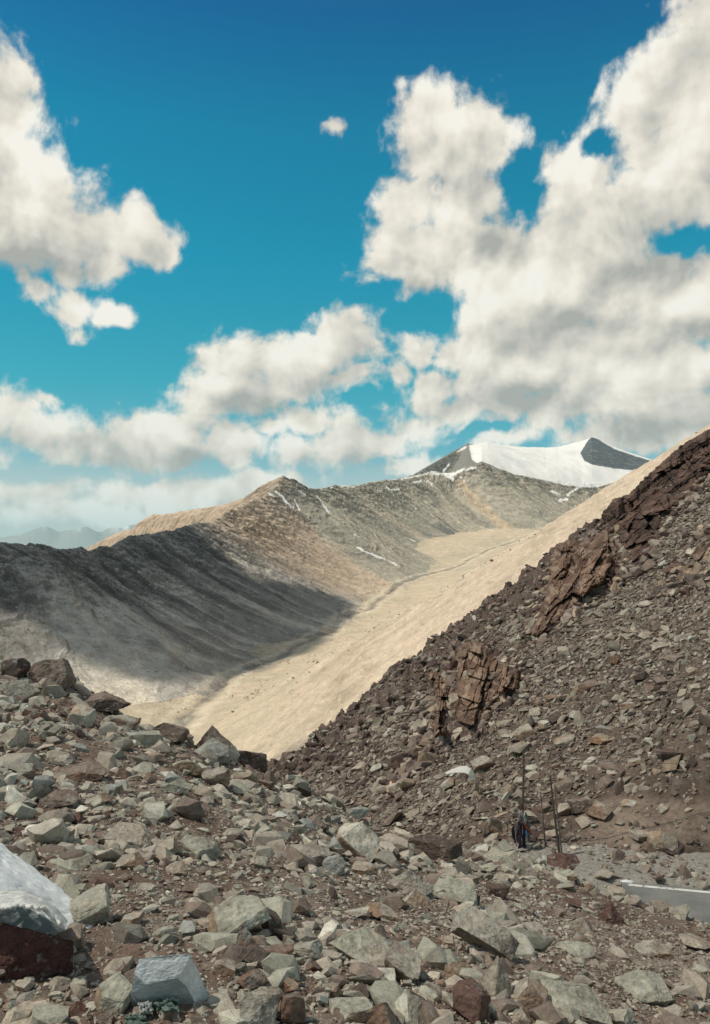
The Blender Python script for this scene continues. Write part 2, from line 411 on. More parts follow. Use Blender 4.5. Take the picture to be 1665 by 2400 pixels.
    z = z + np.where(snowd, 13.0 * fbm2(X / 190, Y / 420, 4), 0)
    z = z + np.where(snowd, 0.05, 1.0) * rough * fm * cragk * (6.0 * (crag - 0.3) + 2.2 * (fbm2(X / 14 + 5, Y / 14, 4, ridged=True) - .3)) + 0.7 * fbm2(X / 9, Y / 9, 3)
    far_drop = sstep(48000, 53000, Y); z = z * (1 - far_drop) - 300 * far_drop
    px = CX + F * Ug; py = HY - F * z / Y
    zu = np.gradient(z, u, axis=1) / Y; zy = np.gradient(z, r, axis=0) - Ug * zu
    slope = np.hypot(zu, zy)
    # ---------------- colour of the ground
    C = np.zeros(z.shape + (4,), np.float32); C[..., 3] = 1
    def paint(mask, col):
        mask = np.clip(mask, 0, 1)[..., None]; C[..., :3] = C[..., :3] * (1 - mask) + np.array(col, np.float32) * mask
    sand, tan, grey, dgrey, brown, green = (.47, .375, .278), (.44, .35, .255), (.34, .315, .275), (.205, .188, .168), (.20, .145, .11), (.27, .25, .19)
    C[..., :3] = tan
    nA = fbm2(X / 120, Y / 120, 5); nB = fbm2(X / 35 + 9, Y / 35, 5)
    g1 = np.choose(which, [i[2] for i in info] + [nA]); g2 = np.choose(which, [i[3] for i in info] + [nB])
    dR = np.choose(which, [i[0] for i in info] + [dF])
    # left ridge: dull brown-grey with scree fans
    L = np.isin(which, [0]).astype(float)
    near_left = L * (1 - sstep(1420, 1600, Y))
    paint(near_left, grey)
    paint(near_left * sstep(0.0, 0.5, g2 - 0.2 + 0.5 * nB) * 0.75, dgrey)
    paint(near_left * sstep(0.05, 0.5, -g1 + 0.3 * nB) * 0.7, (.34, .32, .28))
    paint(near_left * sstep(190, 330, dR + 40 * nA) * sstep(330, 250, px - .35 * (py - 1450)), (.54, .47, .36))
    gtL = info[0][1]; dL = info[0][0]; fanL = fbm2(gtL / 42 + 2, dL / 330, 4) + .25 * nB; rib = fbm2(gtL / 24 + 7, dL / 120, 4)
    paint(near_left * sstep(.02, .30, fanL) * sstep(30, 140, dL) * .75, (.50, .465, .395)); paint(near_left * sstep(.02, .32, -fanL + .3 * rib) * sstep(330, 160, dL) * .75, (.135, .123, .11))  # scree fans, plus gully shading painted into the colour
    paint(near_left * sstep(200, 330, dR + 40 * nA) * sstep(330, 250, px - .35 * (py - 1450)), (.66, .575, .44))  # pale sand at the foot, lightened further to stand for sunlight
    # mid mountain: tan buttress, grey-green beyond
    paint(np.isin(which, [0, 1]) * sstep(1420, 1600, Y) * sstep(0.1, 0.7, g2 + nB * .6) * 0.6, (.26, .20, .145))
    paint(np.isin(which, [0, 1, 3]) * sstep(-0.05, 0.5, -g1 + .25 * nB) * sstep(1420, 1600, Y) * .5, (.43, .33, .24))
    mg = np.isin(which, [3, 4, 5]) * sstep(2050, 2300, Y)
    rb = np.interp(py, [1120, 1150, 1200, 1270, 1330, 1400], [672, 690, 705, 765, 850, 985]); mg = np.maximum(mg, np.isin(which, [0, 1, 3]) * (Y > 1500) * (Y < 3200) * sstep(-12, 12, px - rb + 22 * nB))
    paint(mg, (.30, .275, .215)); paint(mg * sstep(-.1, .5, g1 + .4 * nA) * .75, (.20, .187, .15)); paint(mg * sstep(.0, .5, -g1 + .5 * nB) * .6, (.42, .36, .27))
    stri = fbm2(np.choose(which, [i[1] for i in info] + [tF]) / 26, dR / 260, 4); paint(mg * sstep(.05, .4, stri) * .55, (.17, .16, .13)); paint(mg * sstep(.05, .4, -stri) * .45, (.42, .375, .29))
    paint(np.isin(which, [0, 1, 3]) * (1 - mg) * (Y > 1450) * sstep(.1, .45, stri) * .5, (.29, .225, .165))
    paint(np.isin(which, [7]), (.2, .19, .165)); paint(np.isin(which, [6]), (.13, .13, .115)); paint(np.isin(which, [2]), (.42, .325, .235))
    pk = np.exp(-((px - 690) / 55) ** 2 - ((py - 1165) / 40) ** 2) * (Y < 2600); paint(pk, (.17, .16, .135))
    # tan scree chute under the snow bowl
    ch = poly_dist(px, py, [(1080, 1130), (1110, 1170), (1160, 1215), (1205, 1250), (1235, 1262)], False)
    paint((Y > 2200) * (Y < 3200) * sstep(16, 3, ch + 9 * nB) * .85, (.44, .34, .23))
    ch = poly_dist(px, py, [(868, 1160), (895, 1190), (930, 1225), (985, 1255)], False)
    paint((Y > 2000) * (Y < 3000) * sstep(8, 2, ch + 5 * nB) * .6, (.40, .33, .24))
    # bare rock shows where the ground is steep, scree where it eases
    notR = (~np.isin(which, [7, 8, len(RIDGES)])).astype(float) * fm
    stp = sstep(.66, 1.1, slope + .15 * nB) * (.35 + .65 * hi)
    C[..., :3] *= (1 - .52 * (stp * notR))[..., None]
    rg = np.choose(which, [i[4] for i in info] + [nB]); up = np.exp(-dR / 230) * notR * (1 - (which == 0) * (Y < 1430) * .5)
    C[..., :3] *= (1 - .45 * up * sstep(.45, .1, rg))[..., None]; C[..., :3] *= (1 + .22 * up * sstep(.55, .8, rg))[..., None]  # relief shading painted in: darker between ribs, lighter along them
    hollow = sstep(.25, -.15, crag) * notR * (.3 + .7 * hi); C[..., :3] *= (1 - .35 * hollow)[..., None]  # crag recesses darkened in the colour as well
    paint(notR * sstep(.62, .42, slope + .12 * nB) * (Y > 1350) * .35, (.40, .32, .235))
    # right slope and floor: pale sand, faint bands
    R = np.isin(which, [8]).astype(float); Fm0 = (which == len(RIDGES)).astype(float)
    paint(R, sand)
    band = fbm2((X * .35 + Y * .94) / 240, (X - .3 * Y) / 26, 4)
    paint(R * sstep(.0, .4, band) * .75, (.36, .29, .205)); paint(R * sstep(.05, .4, -band) * .65, (.58, .48, .35))
    paint(R * sstep(1150, 1300, Y) * .5, (.40, .31, .225))
    paint(R * sstep(.25, .6, nB) * .5, (.33, .255, .185))
    rill = fbm2((X * .94 - Y * .35) / 120 + .2 * wx, (X * .35 + Y * .94) / 13, 4); paint(R * sstep(.12, .45, rill) * .45, (.37, .29, .205)); paint(R * sstep(.15, .5, -rill) * .35, (.56, .455, .335))
    spk = fbm2(X / 3.5, Y / 5, 2); paint((R + Fm0) * sstep(.28, .5, spk) * .5, (.30, .24, .175)); paint((R + Fm0) * sstep(.3, .5, -spk) * .5, (.62, .53, .41))
    Fm = (which == len(RIDGES)).astype(float)
    flm = np.maximum(Fm, R * sstep(60, 0, z - floor))
    paint(flm * .8, (.46, .38, .27)); paint(flm * sstep(-.1, .35, nA) * .6, (.36, .315, .225)); paint(flm * sstep(.1, .5, nB) * .5, (.55, .46, .33))
    wash = fbm2(tF / 90 + 3, dF / 9, 4)
    paint(np.exp(-(dF / 45) ** 2) * sstep(-.05, .3, wash) * .25, (.36, .33, .25))
    paint(np.exp(-((dF + 9 * nB) / 4.0) ** 2) * .85, (.20, .185, .15)); paint(np.exp(-((dF - 13 + 9 * nB) / 4) ** 2) * .6, (.58, .50, .38))
    # snow
    snow = (.64, .625, .585)
    glac = [(1099, 1043), (1144, 1030), (1280, 1040), (1388, 1015), (1540, 1070), (1530, 1080), (1512, 1094), (1490, 1104), (1448, 1129), (1400, 1141), (1370, 1142), (1330, 1138), (1261, 1122), (1201, 1110), (1150, 1092), (1122, 1088), (1106, 1078)]
    sd = poly_sd(px, py + 2.0 * nB, glac)
    sn = (Y > 3000) * sstep(-1.0, 1.0, sd + 3.0 * nB + 1.5 * fbm2(X / 14, Y / 30, 3))
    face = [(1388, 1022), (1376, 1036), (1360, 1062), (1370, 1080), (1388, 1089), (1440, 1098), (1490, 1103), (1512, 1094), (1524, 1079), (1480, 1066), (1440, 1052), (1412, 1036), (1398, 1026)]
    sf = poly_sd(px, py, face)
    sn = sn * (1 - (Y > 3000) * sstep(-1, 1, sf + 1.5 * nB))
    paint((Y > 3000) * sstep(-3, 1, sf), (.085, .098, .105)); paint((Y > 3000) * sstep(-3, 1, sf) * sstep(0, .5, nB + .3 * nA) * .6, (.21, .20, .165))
    strips = [([(1010, 1107), (1035, 1110), (1060, 1112), (1085, 1102), (1115, 1095)], 5), ([(1040, 1112), (1062, 1122), (1060, 1128)], 4), ([(965, 1132), (990, 1126), (1012, 1133)], 3), ([(940, 1122), (975, 1116), (1005, 1108)], 3.0),
              ([(872, 1128), (900, 1127), (930, 1122)], 2), ([(800, 1138), (830, 1140)], 3), ([(645, 1150), (660, 1162), (672, 1178)], 4.5), ([(672, 1178), (688, 1190)], 1.8), ([(630, 1158), (642, 1163)], 3.5), ([(700, 1150), (715, 1160)], 1.8),
              ([(836, 1283), (870, 1298), (905, 1312), (930, 1324)], 3.0), ([(946, 1258), (972, 1267)], 2.2), ([(828, 1250), (846, 1262)], 2), ([(1080, 1118), (1090, 1128)], 3), ([(1360, 1140), (1340, 1152), (1330, 1160)], 4.5), ([(1380, 1138), (1398, 1137)], 3), ([(1310, 1172), (1330, 1170)], 4.5),
              ([(1052, 1088), (1040, 1104)], 4), ([(1072, 1058), (1092, 1048)], 4), ([(885, 1150), (935, 1146)], 2.4), ([(620, 1352), (632, 1356)], 1.6), ([(1634, 1046), (1652, 1038)], 2.5), ([(690, 1170), (702, 1196)], 2.4), ([(742, 1160), (760, 1186), (770, 1200)], 2.2), ([(905, 1140), (925, 1160)], 2.4), ([(1000, 1122), (1015, 1140)], 2.6), ([(960, 1180), (975, 1192)], 2), ([(770, 1146), (784, 1140)], 2.4), ([(1290, 1150), (1312, 1158)], 3)]
    for pl, wd in strips:
        dd = poly_dist(px, py, pl, False)
        s_ = sstep(.9, -0.7, dd + 4.5 * nB + 2.0 * fbm2(X / 9, Y / 9, 3) + .8 - wd * .75)
        near_ok = (Y > 650) if pl[0][0] > 1600 else (Y > 1300)
        sn = np.maximum(sn, s_ * near_ok)
    rs = (Y > 9000) * sstep(0.15, .4, fbm2(X / 1800, Y / 1800, 4) + (z - 1250) / 1400)
    paint((Y > 6000) * 1.0, (.3, .28, .25)); sn = np.maximum(sn, rs)
    paint(sn, snow); gl = sn * (Y > 3000) * (Y < 6000); paint(gl * sstep(-.05, .35, fbm2(X / 160, Y / 420, 4) - .15 * (py < 1062)) * .6, (.52, .52, .51)); paint(gl * sstep(.2, .5, nB) * .3, (.46, .455, .43)); C[..., 3] = 1 - 0.93 * np.clip(sn, 0, 1)  # soft grey shading painted onto the snow, with darker flecks
    C[..., 3] *= np.where(Y > 6000, .4, 1) * (1 - .4 * np.maximum(R, Fm))
    verts = np.stack([X, Y, z], -1).reshape(-1, 3)
    fa = grid_faces(nr, nc)
    m = mat_far()
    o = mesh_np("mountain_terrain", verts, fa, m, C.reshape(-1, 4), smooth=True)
    tag(o, kind='structure')
    return X, Y, z, which

# ------------------------------------------------------------------ near height fields
class HF:
    """height field on a fan of bearings (u) and distances (y)"""
    def __init__(s, u, y, Z): s.u, s.y, s.Z = u, y, Z; s.Vg = Z / y[:, None]
    def _ij(s, x, y):
        uu = x / y
        j = np.clip(np.interp(uu, s.u, np.arange(len(s.u))), 0, len(s.u) - 1.001)
        i = np.clip(np.interp(y, s.y, np.arange(len(s.y))), 0, len(s.y) - 1.001)
        return i, j
    def z(s, x, y):
        x = np.asarray(x, float); y = np.asarray(y, float)
        i, j = s._ij(x, y); i0 = i.astype(int); j0 = j.astype(int); a = i - i0; b = j - j0
        Z = s.Z
        return (Z[i0, j0] * (1 - a) * (1 - b) + Z[i0 + 1, j0] * a * (1 - b) + Z[i0, j0 + 1] * (1 - a) * b + Z[i0 + 1, j0 + 1] * a * b)
    def normal(s, x, y, e=0.25):
        dzx = (s.z(x + e, y) - s.z(x - e, y)) / (2 * e); dzy = (s.z(x, y + e) - s.z(x, y - e)) / (2 * e)
        n = np.stack([-dzx, -dzy, np.ones_like(dzx)], -1); return n / np.linalg.norm(n, axis=-1, keepdims=True)
    def hit(s, px, py, ymin=0):
        """first point of the ground seen along the line of sight of a photo pixel"""
        uu = float(U(px)); v = float(V(py))
        j = int(np.clip(np.searchsorted(s.u, uu), 1, len(s.u) - 1))
        b = (uu - s.u[j - 1]) / (s.u[j] - s.u[j - 1])
        col = s.Vg[:, j - 1] * (1 - b) + s.Vg[:, j] * b
        ok = np.nonzero((col >= v) & (s.y >= ymin))[0]
        if len(ok) == 0: i = int(np.argmax(np.where(s.y >= ymin, col, -9)))
        else: i = int(ok[0])
        if i > 0 and col[i] != col[i - 1] and len(ok): 
            f = np.clip((v - col[i - 1]) / (col[i] - col[i - 1]), 0, 1); y = s.y[i - 1] + f * (s.y[i] - s.y[i - 1])
        else: y = s.y[i]
        return np.array([uu * y, y, v * y if len(ok) else col[i] * y])
def tps(pts, vals, q, smooth=1e-4):
    """thin plate spline through control points"""
    pts = np.asarray(pts, float); n = len(pts)
    def k(r2): return 0.5 * r2 * np.log(r2 + 1e-12)
    K = k(((pts[:, None] - pts[None]) ** 2).sum(-1)) + smooth * np.eye(n)
    Pm = np.c_[np.ones(n), pts]
    A = np.block([[K, Pm], [Pm.T, np.zeros((3, 3))]])
    w = np.linalg.solve(A, np.r_[vals, np.zeros(3)])
    out = w[n] + w[n + 1] * q[..., 0] + w[n + 2] * q[..., 1]
    for i in range(n):
        out = out + w[i] * k((q[..., 0] - pts[i, 0]) ** 2 + (q[..., 1] - pts[i, 1]) ** 2)
    return out
BANK = [(-700, 2400, 2.6), (0, 2400, 2.6), (400, 2400, 2.65), (832, 2400, 2.8), (1250, 2400, 3.15), (1665, 2400, 3.7), (2200, 2400, 4.4),
        (0, 3300, 1.42), (832, 3350, 1.42), (1665, 3400, 1.5),
        (-500, 2200, 3.3), (0, 2200, 3.3), (400, 2200, 3.4), (832, 2200, 3.95), (1250, 2200, 5.0), (1665, 2230, 6.6), (2200, 2260, 7.2),
        (-400, 2010, 4.9), (0, 2000, 4.8), (400, 2000, 5.3), (832, 2030, 7.0), (1100, 2070, 9.3), (1250, 2060, 11.8), (1380, 2095, 11.2), (1500, 2135, 10.8), (1665, 2200, 9.6), (2000, 2250, 8.8),
        (0, 1800, 7.5), (400, 1820, 8.6), (600, 1880, 9.5), (800, 1930, 11.3), (950, 1980, 13.3), (1120, 2015, 15), (1250, 2030, 15.2),
        (-400, 1640, 10.5), (0, 1650, 10.5), (200, 1700, 10.7), (400, 1760, 11), (600, 1830, 12),
        (-500, 1540, 13.2), (-200, 1545, 13.0), (0, 1562, 13), (150, 1600, 13), (300, 1690, 13), (500, 1775, 13.4), (640, 1832, 14), (740, 1862, 15), (850, 1935, 16), (1000, 1993, 17.5)]
CREST = ([-900, -200, 0, 150, 300, 500, 640, 740, 850, 1000, 1090, 1180, 1250, 1380, 1500, 1665, 2100], [13.4, 13.2, 13, 13, 13, 13.4, 14, 15, 16, 17.4, 17.6, 16.5, 15.3, 11.8, 11.2, 10.2, 9.2])
VERGE = -7.66
def road_dist(x, y): return (y - 18.45 + .24 * (x - 5.0)) / 1.028     # metres beyond the road's far edge line
def bank_field():
    u = np.interp(np.linspace(0, 1, 900), [0, 0.1, 0.9, 1], [-1.3, -0.49, 0.49, 1.3])
    y = np.concatenate([np.geomspace(1.3, 18, 760), np.linspace(18.05, 46, 140)])
    Yg, Ug = np.meshgrid(y, u, indexing='ij'); X = Ug * Yg
    p = np.array(BANK, float)
    v = tps(np.c_[U(p[:, 0]) * 2.0, np.log(p[:, 2])], V(p[:, 1]), np.stack([Ug * 2.0, np.log(Yg)], -1))
    px = CX + F * Ug
    yc = np.interp(px, CREST[0], CREST[1]) + 0.6
    vc = tps(np.c_[U(p[:, 0]) * 2.0, np.log(p[:, 2])], V(p[:, 1]), np.stack([u * 2.0, np.log(np.interp(CX + F * u, CREST[0], CREST[1]) + .6)], -1))
    z = v * Yg
    over = np.clip(Yg - yc, 0, None)
    zc = (vc * (np.interp(CX + F * u, CREST[0], CREST[1]) + .6))[None, :]
    fall = zc - 0.78 * over - 0.25 * np.minimum(over, 1.0) ** 2
    z = np.where(over > 0, np.minimum(fall, z), z)
    s = np.clip(Yg / 9, .35, 1.2)
    z = z + s * (0.16 * fbm2(X / 1.7, Yg / 1.7, 4) + 0.05 * fbm2(X / .45 + 3, Yg / .45, 3)) + 0.012 * fbm2(X / .09, Yg / .09, 3)
    # level shelf beside the road
    rd = road_dist(X, Yg)
    rk = sstep(0.2, .7, rd)
    shelf = VERGE + rk * (0.10 * fbm2(X / 1.6 + 7, Yg / 1.6, 4) + 0.05 * fbm2(X / .3, Yg / .3 + 4, 3)) - 0.12 * (1 - sstep(.12, .3, rd))
    shelf = shelf - 0.9 * sstep(1120, 960, px) * np.clip(Yg - 17, 0, 6)
    shelf = shelf - 1.0 * np.clip(Yg - 20.6, 0, None)
    shelf = np.where((px > 900), shelf, -60)
    zz = np.maximum(z, shelf)
    k = 0.12; zz = zz + k * np.log(np.exp((z - zz) / k) + np.exp(np.clip((shelf - zz) / k, -50, 0))) - k * np.log(1.0)
    return HF(u, y, zz), X, Yg
def _pl(px, py):          # the scree lies close to one tilted plane
    u = float(U(px)); return (px, py, 13.9 / (.5 * u + .15 - float(V(py))))
_SIL = [(500, 1880), (630, 1812), (700, 1770), (800, 1690), (900, 1604), (1000, 1526), (1100, 1448), (1200, 1377), (1300, 1298), (1400, 1228), (1480, 1175), (1545, 1105), (1665, 1022), (1780, 935), (1900, 850)]
HILL = [(1900, 2010, 19.6), (1665, 1992, 20.0), (1500, 1985, 20.2), (1400, 1978, 20.4), (1300, 1975, 20.5), (1200, 1968, 20.8), (1100, 1962, 21.6),
        (1665, 2160, 17.4), (1400, 2150, 17.6), (1200, 2140, 17.8), (1000, 2080, 20.5), (900, 2020, 23), (640, 1960, 29)] + [_pl(*q) for q in [
        (1000, 1940), (900, 1905), (800, 1860), (640, 1840), (1900, 1800), (1665, 1800), (1400, 1800), (1200, 1820), (1900, 1550), (1665, 1550), (1400, 1580), (1200, 1640), (1000, 1760), (1665, 1300), (1900, 1200), (1400, 1400), (1200, 1500), (1000, 1640), (850, 1760)] + _SIL]
HSIL = ([400] + [q[0] for q in _SIL] + [2400], [35.] + [_pl(*q)[2] for q in _SIL] + [80.])
HSILV = ([400] + [q[0] for q in _SIL] + [2400], [1930] + [q[1] for q in _SIL] + [500])
def hill_field():
    u = np.interp(np.linspace(0, 1, 700), [0, 0.06, 0.9, 1], [-0.3, -0.14, 0.48, 1.0])
    y = np.concatenate([np.geomspace(16.5, 72, 640), np.linspace(72.4, 130, 50)])
    Yg, Ug = np.meshgrid(y, u, indexing='ij'); X = Ug * Yg
    p = np.array(HILL, float)
    cp = np.c_[U(p[:, 0]) * 2.0, np.log(p[:, 2])]
    v = tps(cp, V(p[:, 1]), np.stack([Ug * 2.0, np.log(Yg)], -1))
    px = CX + F * Ug
    ys = np.interp(px, *HSIL) + .6
    ys1 = np.interp(CX + F * u, *HSIL) + .6
    vs = tps(cp, V(p[:, 1]), np.stack([u * 2.0, np.log(ys1)], -1))
    z = v * Yg
    over = np.clip(Yg - ys, 0, None)
    z = np.where(over > 0, np.minimum((vs * ys1)[None, :] - 0.8 * over, z), z)
    z = np.minimum(z, VERGE - .35 + 1.3 * np.clip(Yg - 19.4, 0, None))
    py = HY - F * z / Yg
    sil = np.interp(px, *HSILV)
    below = py - sil                                     # how far under the skyline of the spur
    wid = np.interp(px, [600, 760, 900, 1050, 1200, 1400, 1665], [60, 95, 105, 95, 90, 110, 130])
    crag = sstep(wid, wid * .45, below + 25 * fbm2(X / 4, Yg / 4, 3))
    cr = fbm2(X / 2.4 + .45 * z, Yg / 3.6 + .6 * z, 5, .55, ridged=True)
    cr2 = fbm2(X / .8 + 1.1 * z, Yg / 1.4 + 1.6 * z, 4, .55, ridged=True)
    z = z + crag * (0.75 * (cr - .35) + 0.30 * (cr2 - .3)) + 0.30 * fbm2(X / 5, Yg / 5, 4) + 0.07 * fbm2(X / .9, Yg / 1.2, 4)
    return HF(u, y, z), X, Yg, crag

def mat_rock(name, scale, contrast=0.9, lichen=0.3, bump=0.6, bdist=0.03, micro=1.0):
    m, t, b = new_mat(name)
    at = t.add('ShaderNodeAttribute', attribute_name='col')
    geo = t.add('ShaderNodeNewGeometry'); pos = geo.outputs['Position']
    n1 = t.noise(pos, scale, 7, 0.66)
    n2 = t.noise(pos, scale * 7.3, 3, 0.6)
    k = t.math('MULTIPLY_ADD', t.math('SUBTRACT', n1, 0.5), contrast * 1.7, 1.0)
    k = t.math('ADD', k, t.math('MULTIPLY', t.math('SUBTRACT', n2, 0.5), contrast * micro * 1.3))
    k = t.math('MAXIMUM', k, 0.25)
    c = t.mix(1.0, at.outputs['Color'], t.comb(k, k, k), 'MULTIPLY')
    if lichen:
        ln = t.noise(t.vmath('ADD', pos, (3.1, 7.7, 1.3)), scale * 1.6, 6, 0.7)
        c = t.mix(t.math('MULTIPLY', t.smooth(ln, 0.55, 0.66), lichen), c, (.44, .45, .39))
        rn = t.noise(t.vmath('ADD', pos, (13.1, 2.7, 5.3)), scale * 0.8, 5, 0.7)
        c = t.mix(t.math('MULTIPLY', t.smooth(rn, 0.56, 0.70), lichen), c, (.17, .10, .07))
    t.put(b.inputs['Base Color'], c)
    bp = t.add('ShaderNodeBump'); bp.inputs['Strength'].default_value = bump; bp.inputs['Distance'].default_value = bdist
    t.put(bp.inputs['Height'], t.math('ADD', n1, t.math('MULTIPLY', n2, 0.35)))
    t.l.new(bp.outputs[0], b.inputs['Normal'])
    return m
def mat_plain(name, col, rough=0.8):
    m, t, b = new_mat(name, rough)
    n = t.noise(t.add('ShaderNodeNewGeometry').outputs['Position'], 14.0, 5, 0.6)
    k = t.math('MULTIPLY_ADD', t.math('SUBTRACT', n, 0.5), 0.5, 1.0)
    t.put(b.inputs['Base Color'], t.mix(1.0, tuple(col) + (1,), t.comb(k, k, k), 'MULTIPLY'))
    return m

def build_ground():
    bank, X, Y = bank_field()
    n = fbm2(X / 1.3, Y / 1.3, 5); n2 = fbm2(X / .25, Y / .25, 4)
    soil = np.array((.150, .100, .074)); grit = np.array((.205, .155, .12)); dust = np.array((.29, .25, .20))
    a = sstep(-.1, .4, n)[..., None]; C = soil * (1 - a) + grit * a
    b = (sstep(.05, .45, n2) * .5)[..., None]; C = C * (1 - b) + dust * b
    # grey chippings on the shelf by the road
    g = (sstep(-7.2, -7.5, bank.Z) * sstep(14, 15, Y) * .8)[..., None]; C = C * (1 - g) + np.array((.29, .275, .235)) * g
    V_ = np.stack([X, Y, bank.Z], -1).reshape(-1, 3)
    o = mesh_np("ground", V_, grid_faces(*X.shape), mat_rock("stony_soil", 9.0, 1.0, 0.15, 0.8, 0.02), C.reshape(-1, 3), smooth=True)
    tag(o, kind='structure')
    return bank
def build_hill():
    hill, X, Y, crag = hill_field()
    n = fbm2(X / 3, Y / 3, 5); n2 = fbm2(X / 11, Y / 11, 4)
    base = np.array((.13, .095, .072)); a = sstep(-.2, .4, n)[..., None]
    C = base * (1 - a) + np.array((.085, .062, .048)) * a
    px = CX + F * X / Y
    k = (crag * .85)[..., None]; C = C * (1 - k) + np.array((.115, .082, .066)) * k
    k = (crag * sstep(0, .5, n2 + .4 * n) * .5)[..., None]; C = C * (1 - k) + np.array((.17, .14, .115)) * k
    # bare trampled dirt at the foot on the right
    py = HY - F * hill.Z / Y
    d = ((sstep(1330, 1400, px) * sstep(1860, 1890, py)) * sstep(2000, 1960, py))[..., None] * .8
    C = C * (1 - d) + np.array((.225, .172, .13)) * d
    V_ = np.stack([X, Y, hill.Z], -1).reshape(-1, 3)
    o = mesh_np("hillside", V_, grid_faces(*X.shape), mat_rock("scree_soil", 1.2, 1.0, 0.1, 0.8, 0.12), C.reshape(-1, 3), smooth=True)
    tag(o, kind='structure')
    return hill

# ------------------------------------------------------------------ stones
def ico(sub):
    bm = bmesh.new(); bmesh.ops.create_icosphere(bm, subdivisions=sub, radius=1.0)
    v = np.array([x.co[:] for x in bm.verts]); f = np.array([[x.index for x in q.verts] for q in bm.faces]); bm.free()
    return v / np.linalg.norm(v, axis=1)[:, None], f
ICO = {}
def rock_shape(seed, kind='block', sub=4, rough=1.0):
    """angular stone: a ball cut by many flat breaks, then roughened; fits a unit box (half size 1)"""
    r = np.random.default_rng(seed)
    if sub not in ICO: ICO[sub] = ico(sub)
    v, f = ICO[sub]; v = v.copy()
    cuts = []
    if kind in ('block', 'slab', 'cliff'):
        q = np.linalg.qr(r.normal(size=(3, 3)))[0] if kind == 'rubble' else np.eye(3)
        R = np.array(Matrix.Rotation(r.uniform(-.35, .35), 3, 'X') @ Matrix.Rotation(r.uniform(-.35, .35), 3, 'Y'))
        for ax in (0, 1, 2):
            for s_ in (1, -1):
                nn = np.zeros(3); nn[ax] = s_; nn = R @ (nn + r.normal(size=3) * .17)
                cuts.append((nn / np.linalg.norm(nn), r.uniform(.48, .66)))
        nx = 9
    elif kind in ('wedge', 'pyramid'):
        k = 4 if kind == 'pyramid' else 3
        a0 = r.uniform(0, 6.28)
        for i in range(k):
            a = a0 + i * 6.283 / k + r.uniform(-.3, .3)
            nn = np.array([math.cos(a), math.sin(a), r.uniform(.5, .95)]); cuts.append((nn / np.linalg.norm(nn), r.uniform(.36, .52)))
        cuts.append((np.array([0, 0, -1.0]), .55)); nx = 4
    else:   # blunt, many small breaks
        k = int(r.integers(6, 9))
        for i in range(k):
            a = i * 2.4 + r.uniform(-.4, .4); zz = 1 - 2 * (i + .5) / k; q = math.sqrt(1 - zz * zz)
            nn = np.array([q * math.cos(a), q * math.sin(a), zz]) + r.normal(size=3) * .2; cuts.append((nn / np.linalg.norm(nn), r.uniform(.46, .62)))
        nx = 7
    for i in range(nx):
        nn = r.normal(size=3); cuts.append((nn / np.linalg.norm(nn), r.uniform(.58, .80)))
    for nn, d in cuts:
        e = v @ nn - d; m = e > 0
        v[m] -= e[m, None] * nn * .985
    v = v - (v.max(0) + v.min(0)) / 2; v = v / (np.abs(v).max(0) + 1e-6)
    if sub >= 3 and rough:
        o = r.uniform(0, 50, 3); nrm = v / (np.linalg.norm(v, axis=1)[:, None] + 1e-6)
        d = .05 * pn3(v * 1.9 + o) + .032 * pn3(v * 4.6 + o) + .022 * pn3(v * 10 + o)
        d = d - .05 * np.clip(.10 - np.abs(pn3(v * 2.6 + o + 9)), 0, 1) * 8 * .12   # cracks
        if sub >= 5: d = d + .012 * pn3(v * 22 + o)
        v = v + nrm * (d * rough)[:, None]
    return v, f
def rot_to(zax, xax):
    z = zax / np.linalg.norm(zax); x = xax - z * (xax @ z); x /= np.linalg.norm(x) + 1e-9
    return np.stack([x, np.cross(z, x), z], 1)

COLS = dict(grey=(.34, .30, .24), green=(.345, .325, .252), blue=(.30, .30, .26), tan=(.36, .305, .235), pale=(.475, .445, .36), brown=(.215, .165, .13),
            dark=(.10, .074, .060), red=(.125, .076, .060), white=(.70, .71, .685), flake=(.36, .39, .385), maroon=(.085, .042, .034), orange=(.33, .245, .17))
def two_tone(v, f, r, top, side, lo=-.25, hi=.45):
    """top colour on faces turned mostly upward, side colour on the others, blended by noise"""
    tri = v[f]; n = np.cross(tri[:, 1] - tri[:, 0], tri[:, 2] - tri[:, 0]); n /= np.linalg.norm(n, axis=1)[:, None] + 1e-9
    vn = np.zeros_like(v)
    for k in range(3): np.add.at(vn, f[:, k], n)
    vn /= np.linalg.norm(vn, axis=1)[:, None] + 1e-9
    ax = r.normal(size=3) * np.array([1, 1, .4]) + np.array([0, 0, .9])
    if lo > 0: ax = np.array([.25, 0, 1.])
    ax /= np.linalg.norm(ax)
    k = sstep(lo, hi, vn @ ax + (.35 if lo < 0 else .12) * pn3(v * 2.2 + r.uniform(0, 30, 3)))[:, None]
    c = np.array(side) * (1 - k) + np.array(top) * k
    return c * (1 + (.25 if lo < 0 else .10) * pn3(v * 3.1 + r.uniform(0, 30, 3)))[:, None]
MATS = {}
def rock_mat(white=False):
    if white:
        if 'white' not in MATS: MATS['white'] = mat_rock("white_coated_rock", 4.0, .45, 0, .35, .02)
        return MATS['white']
    if 'rock' not in MATS: MATS['rock'] = mat_rock("rock_surface", 6.0, 1.05, .5, .85, .035)
    return MATS['rock']
PLACED = []     # (px, py, label short) for describing neighbours
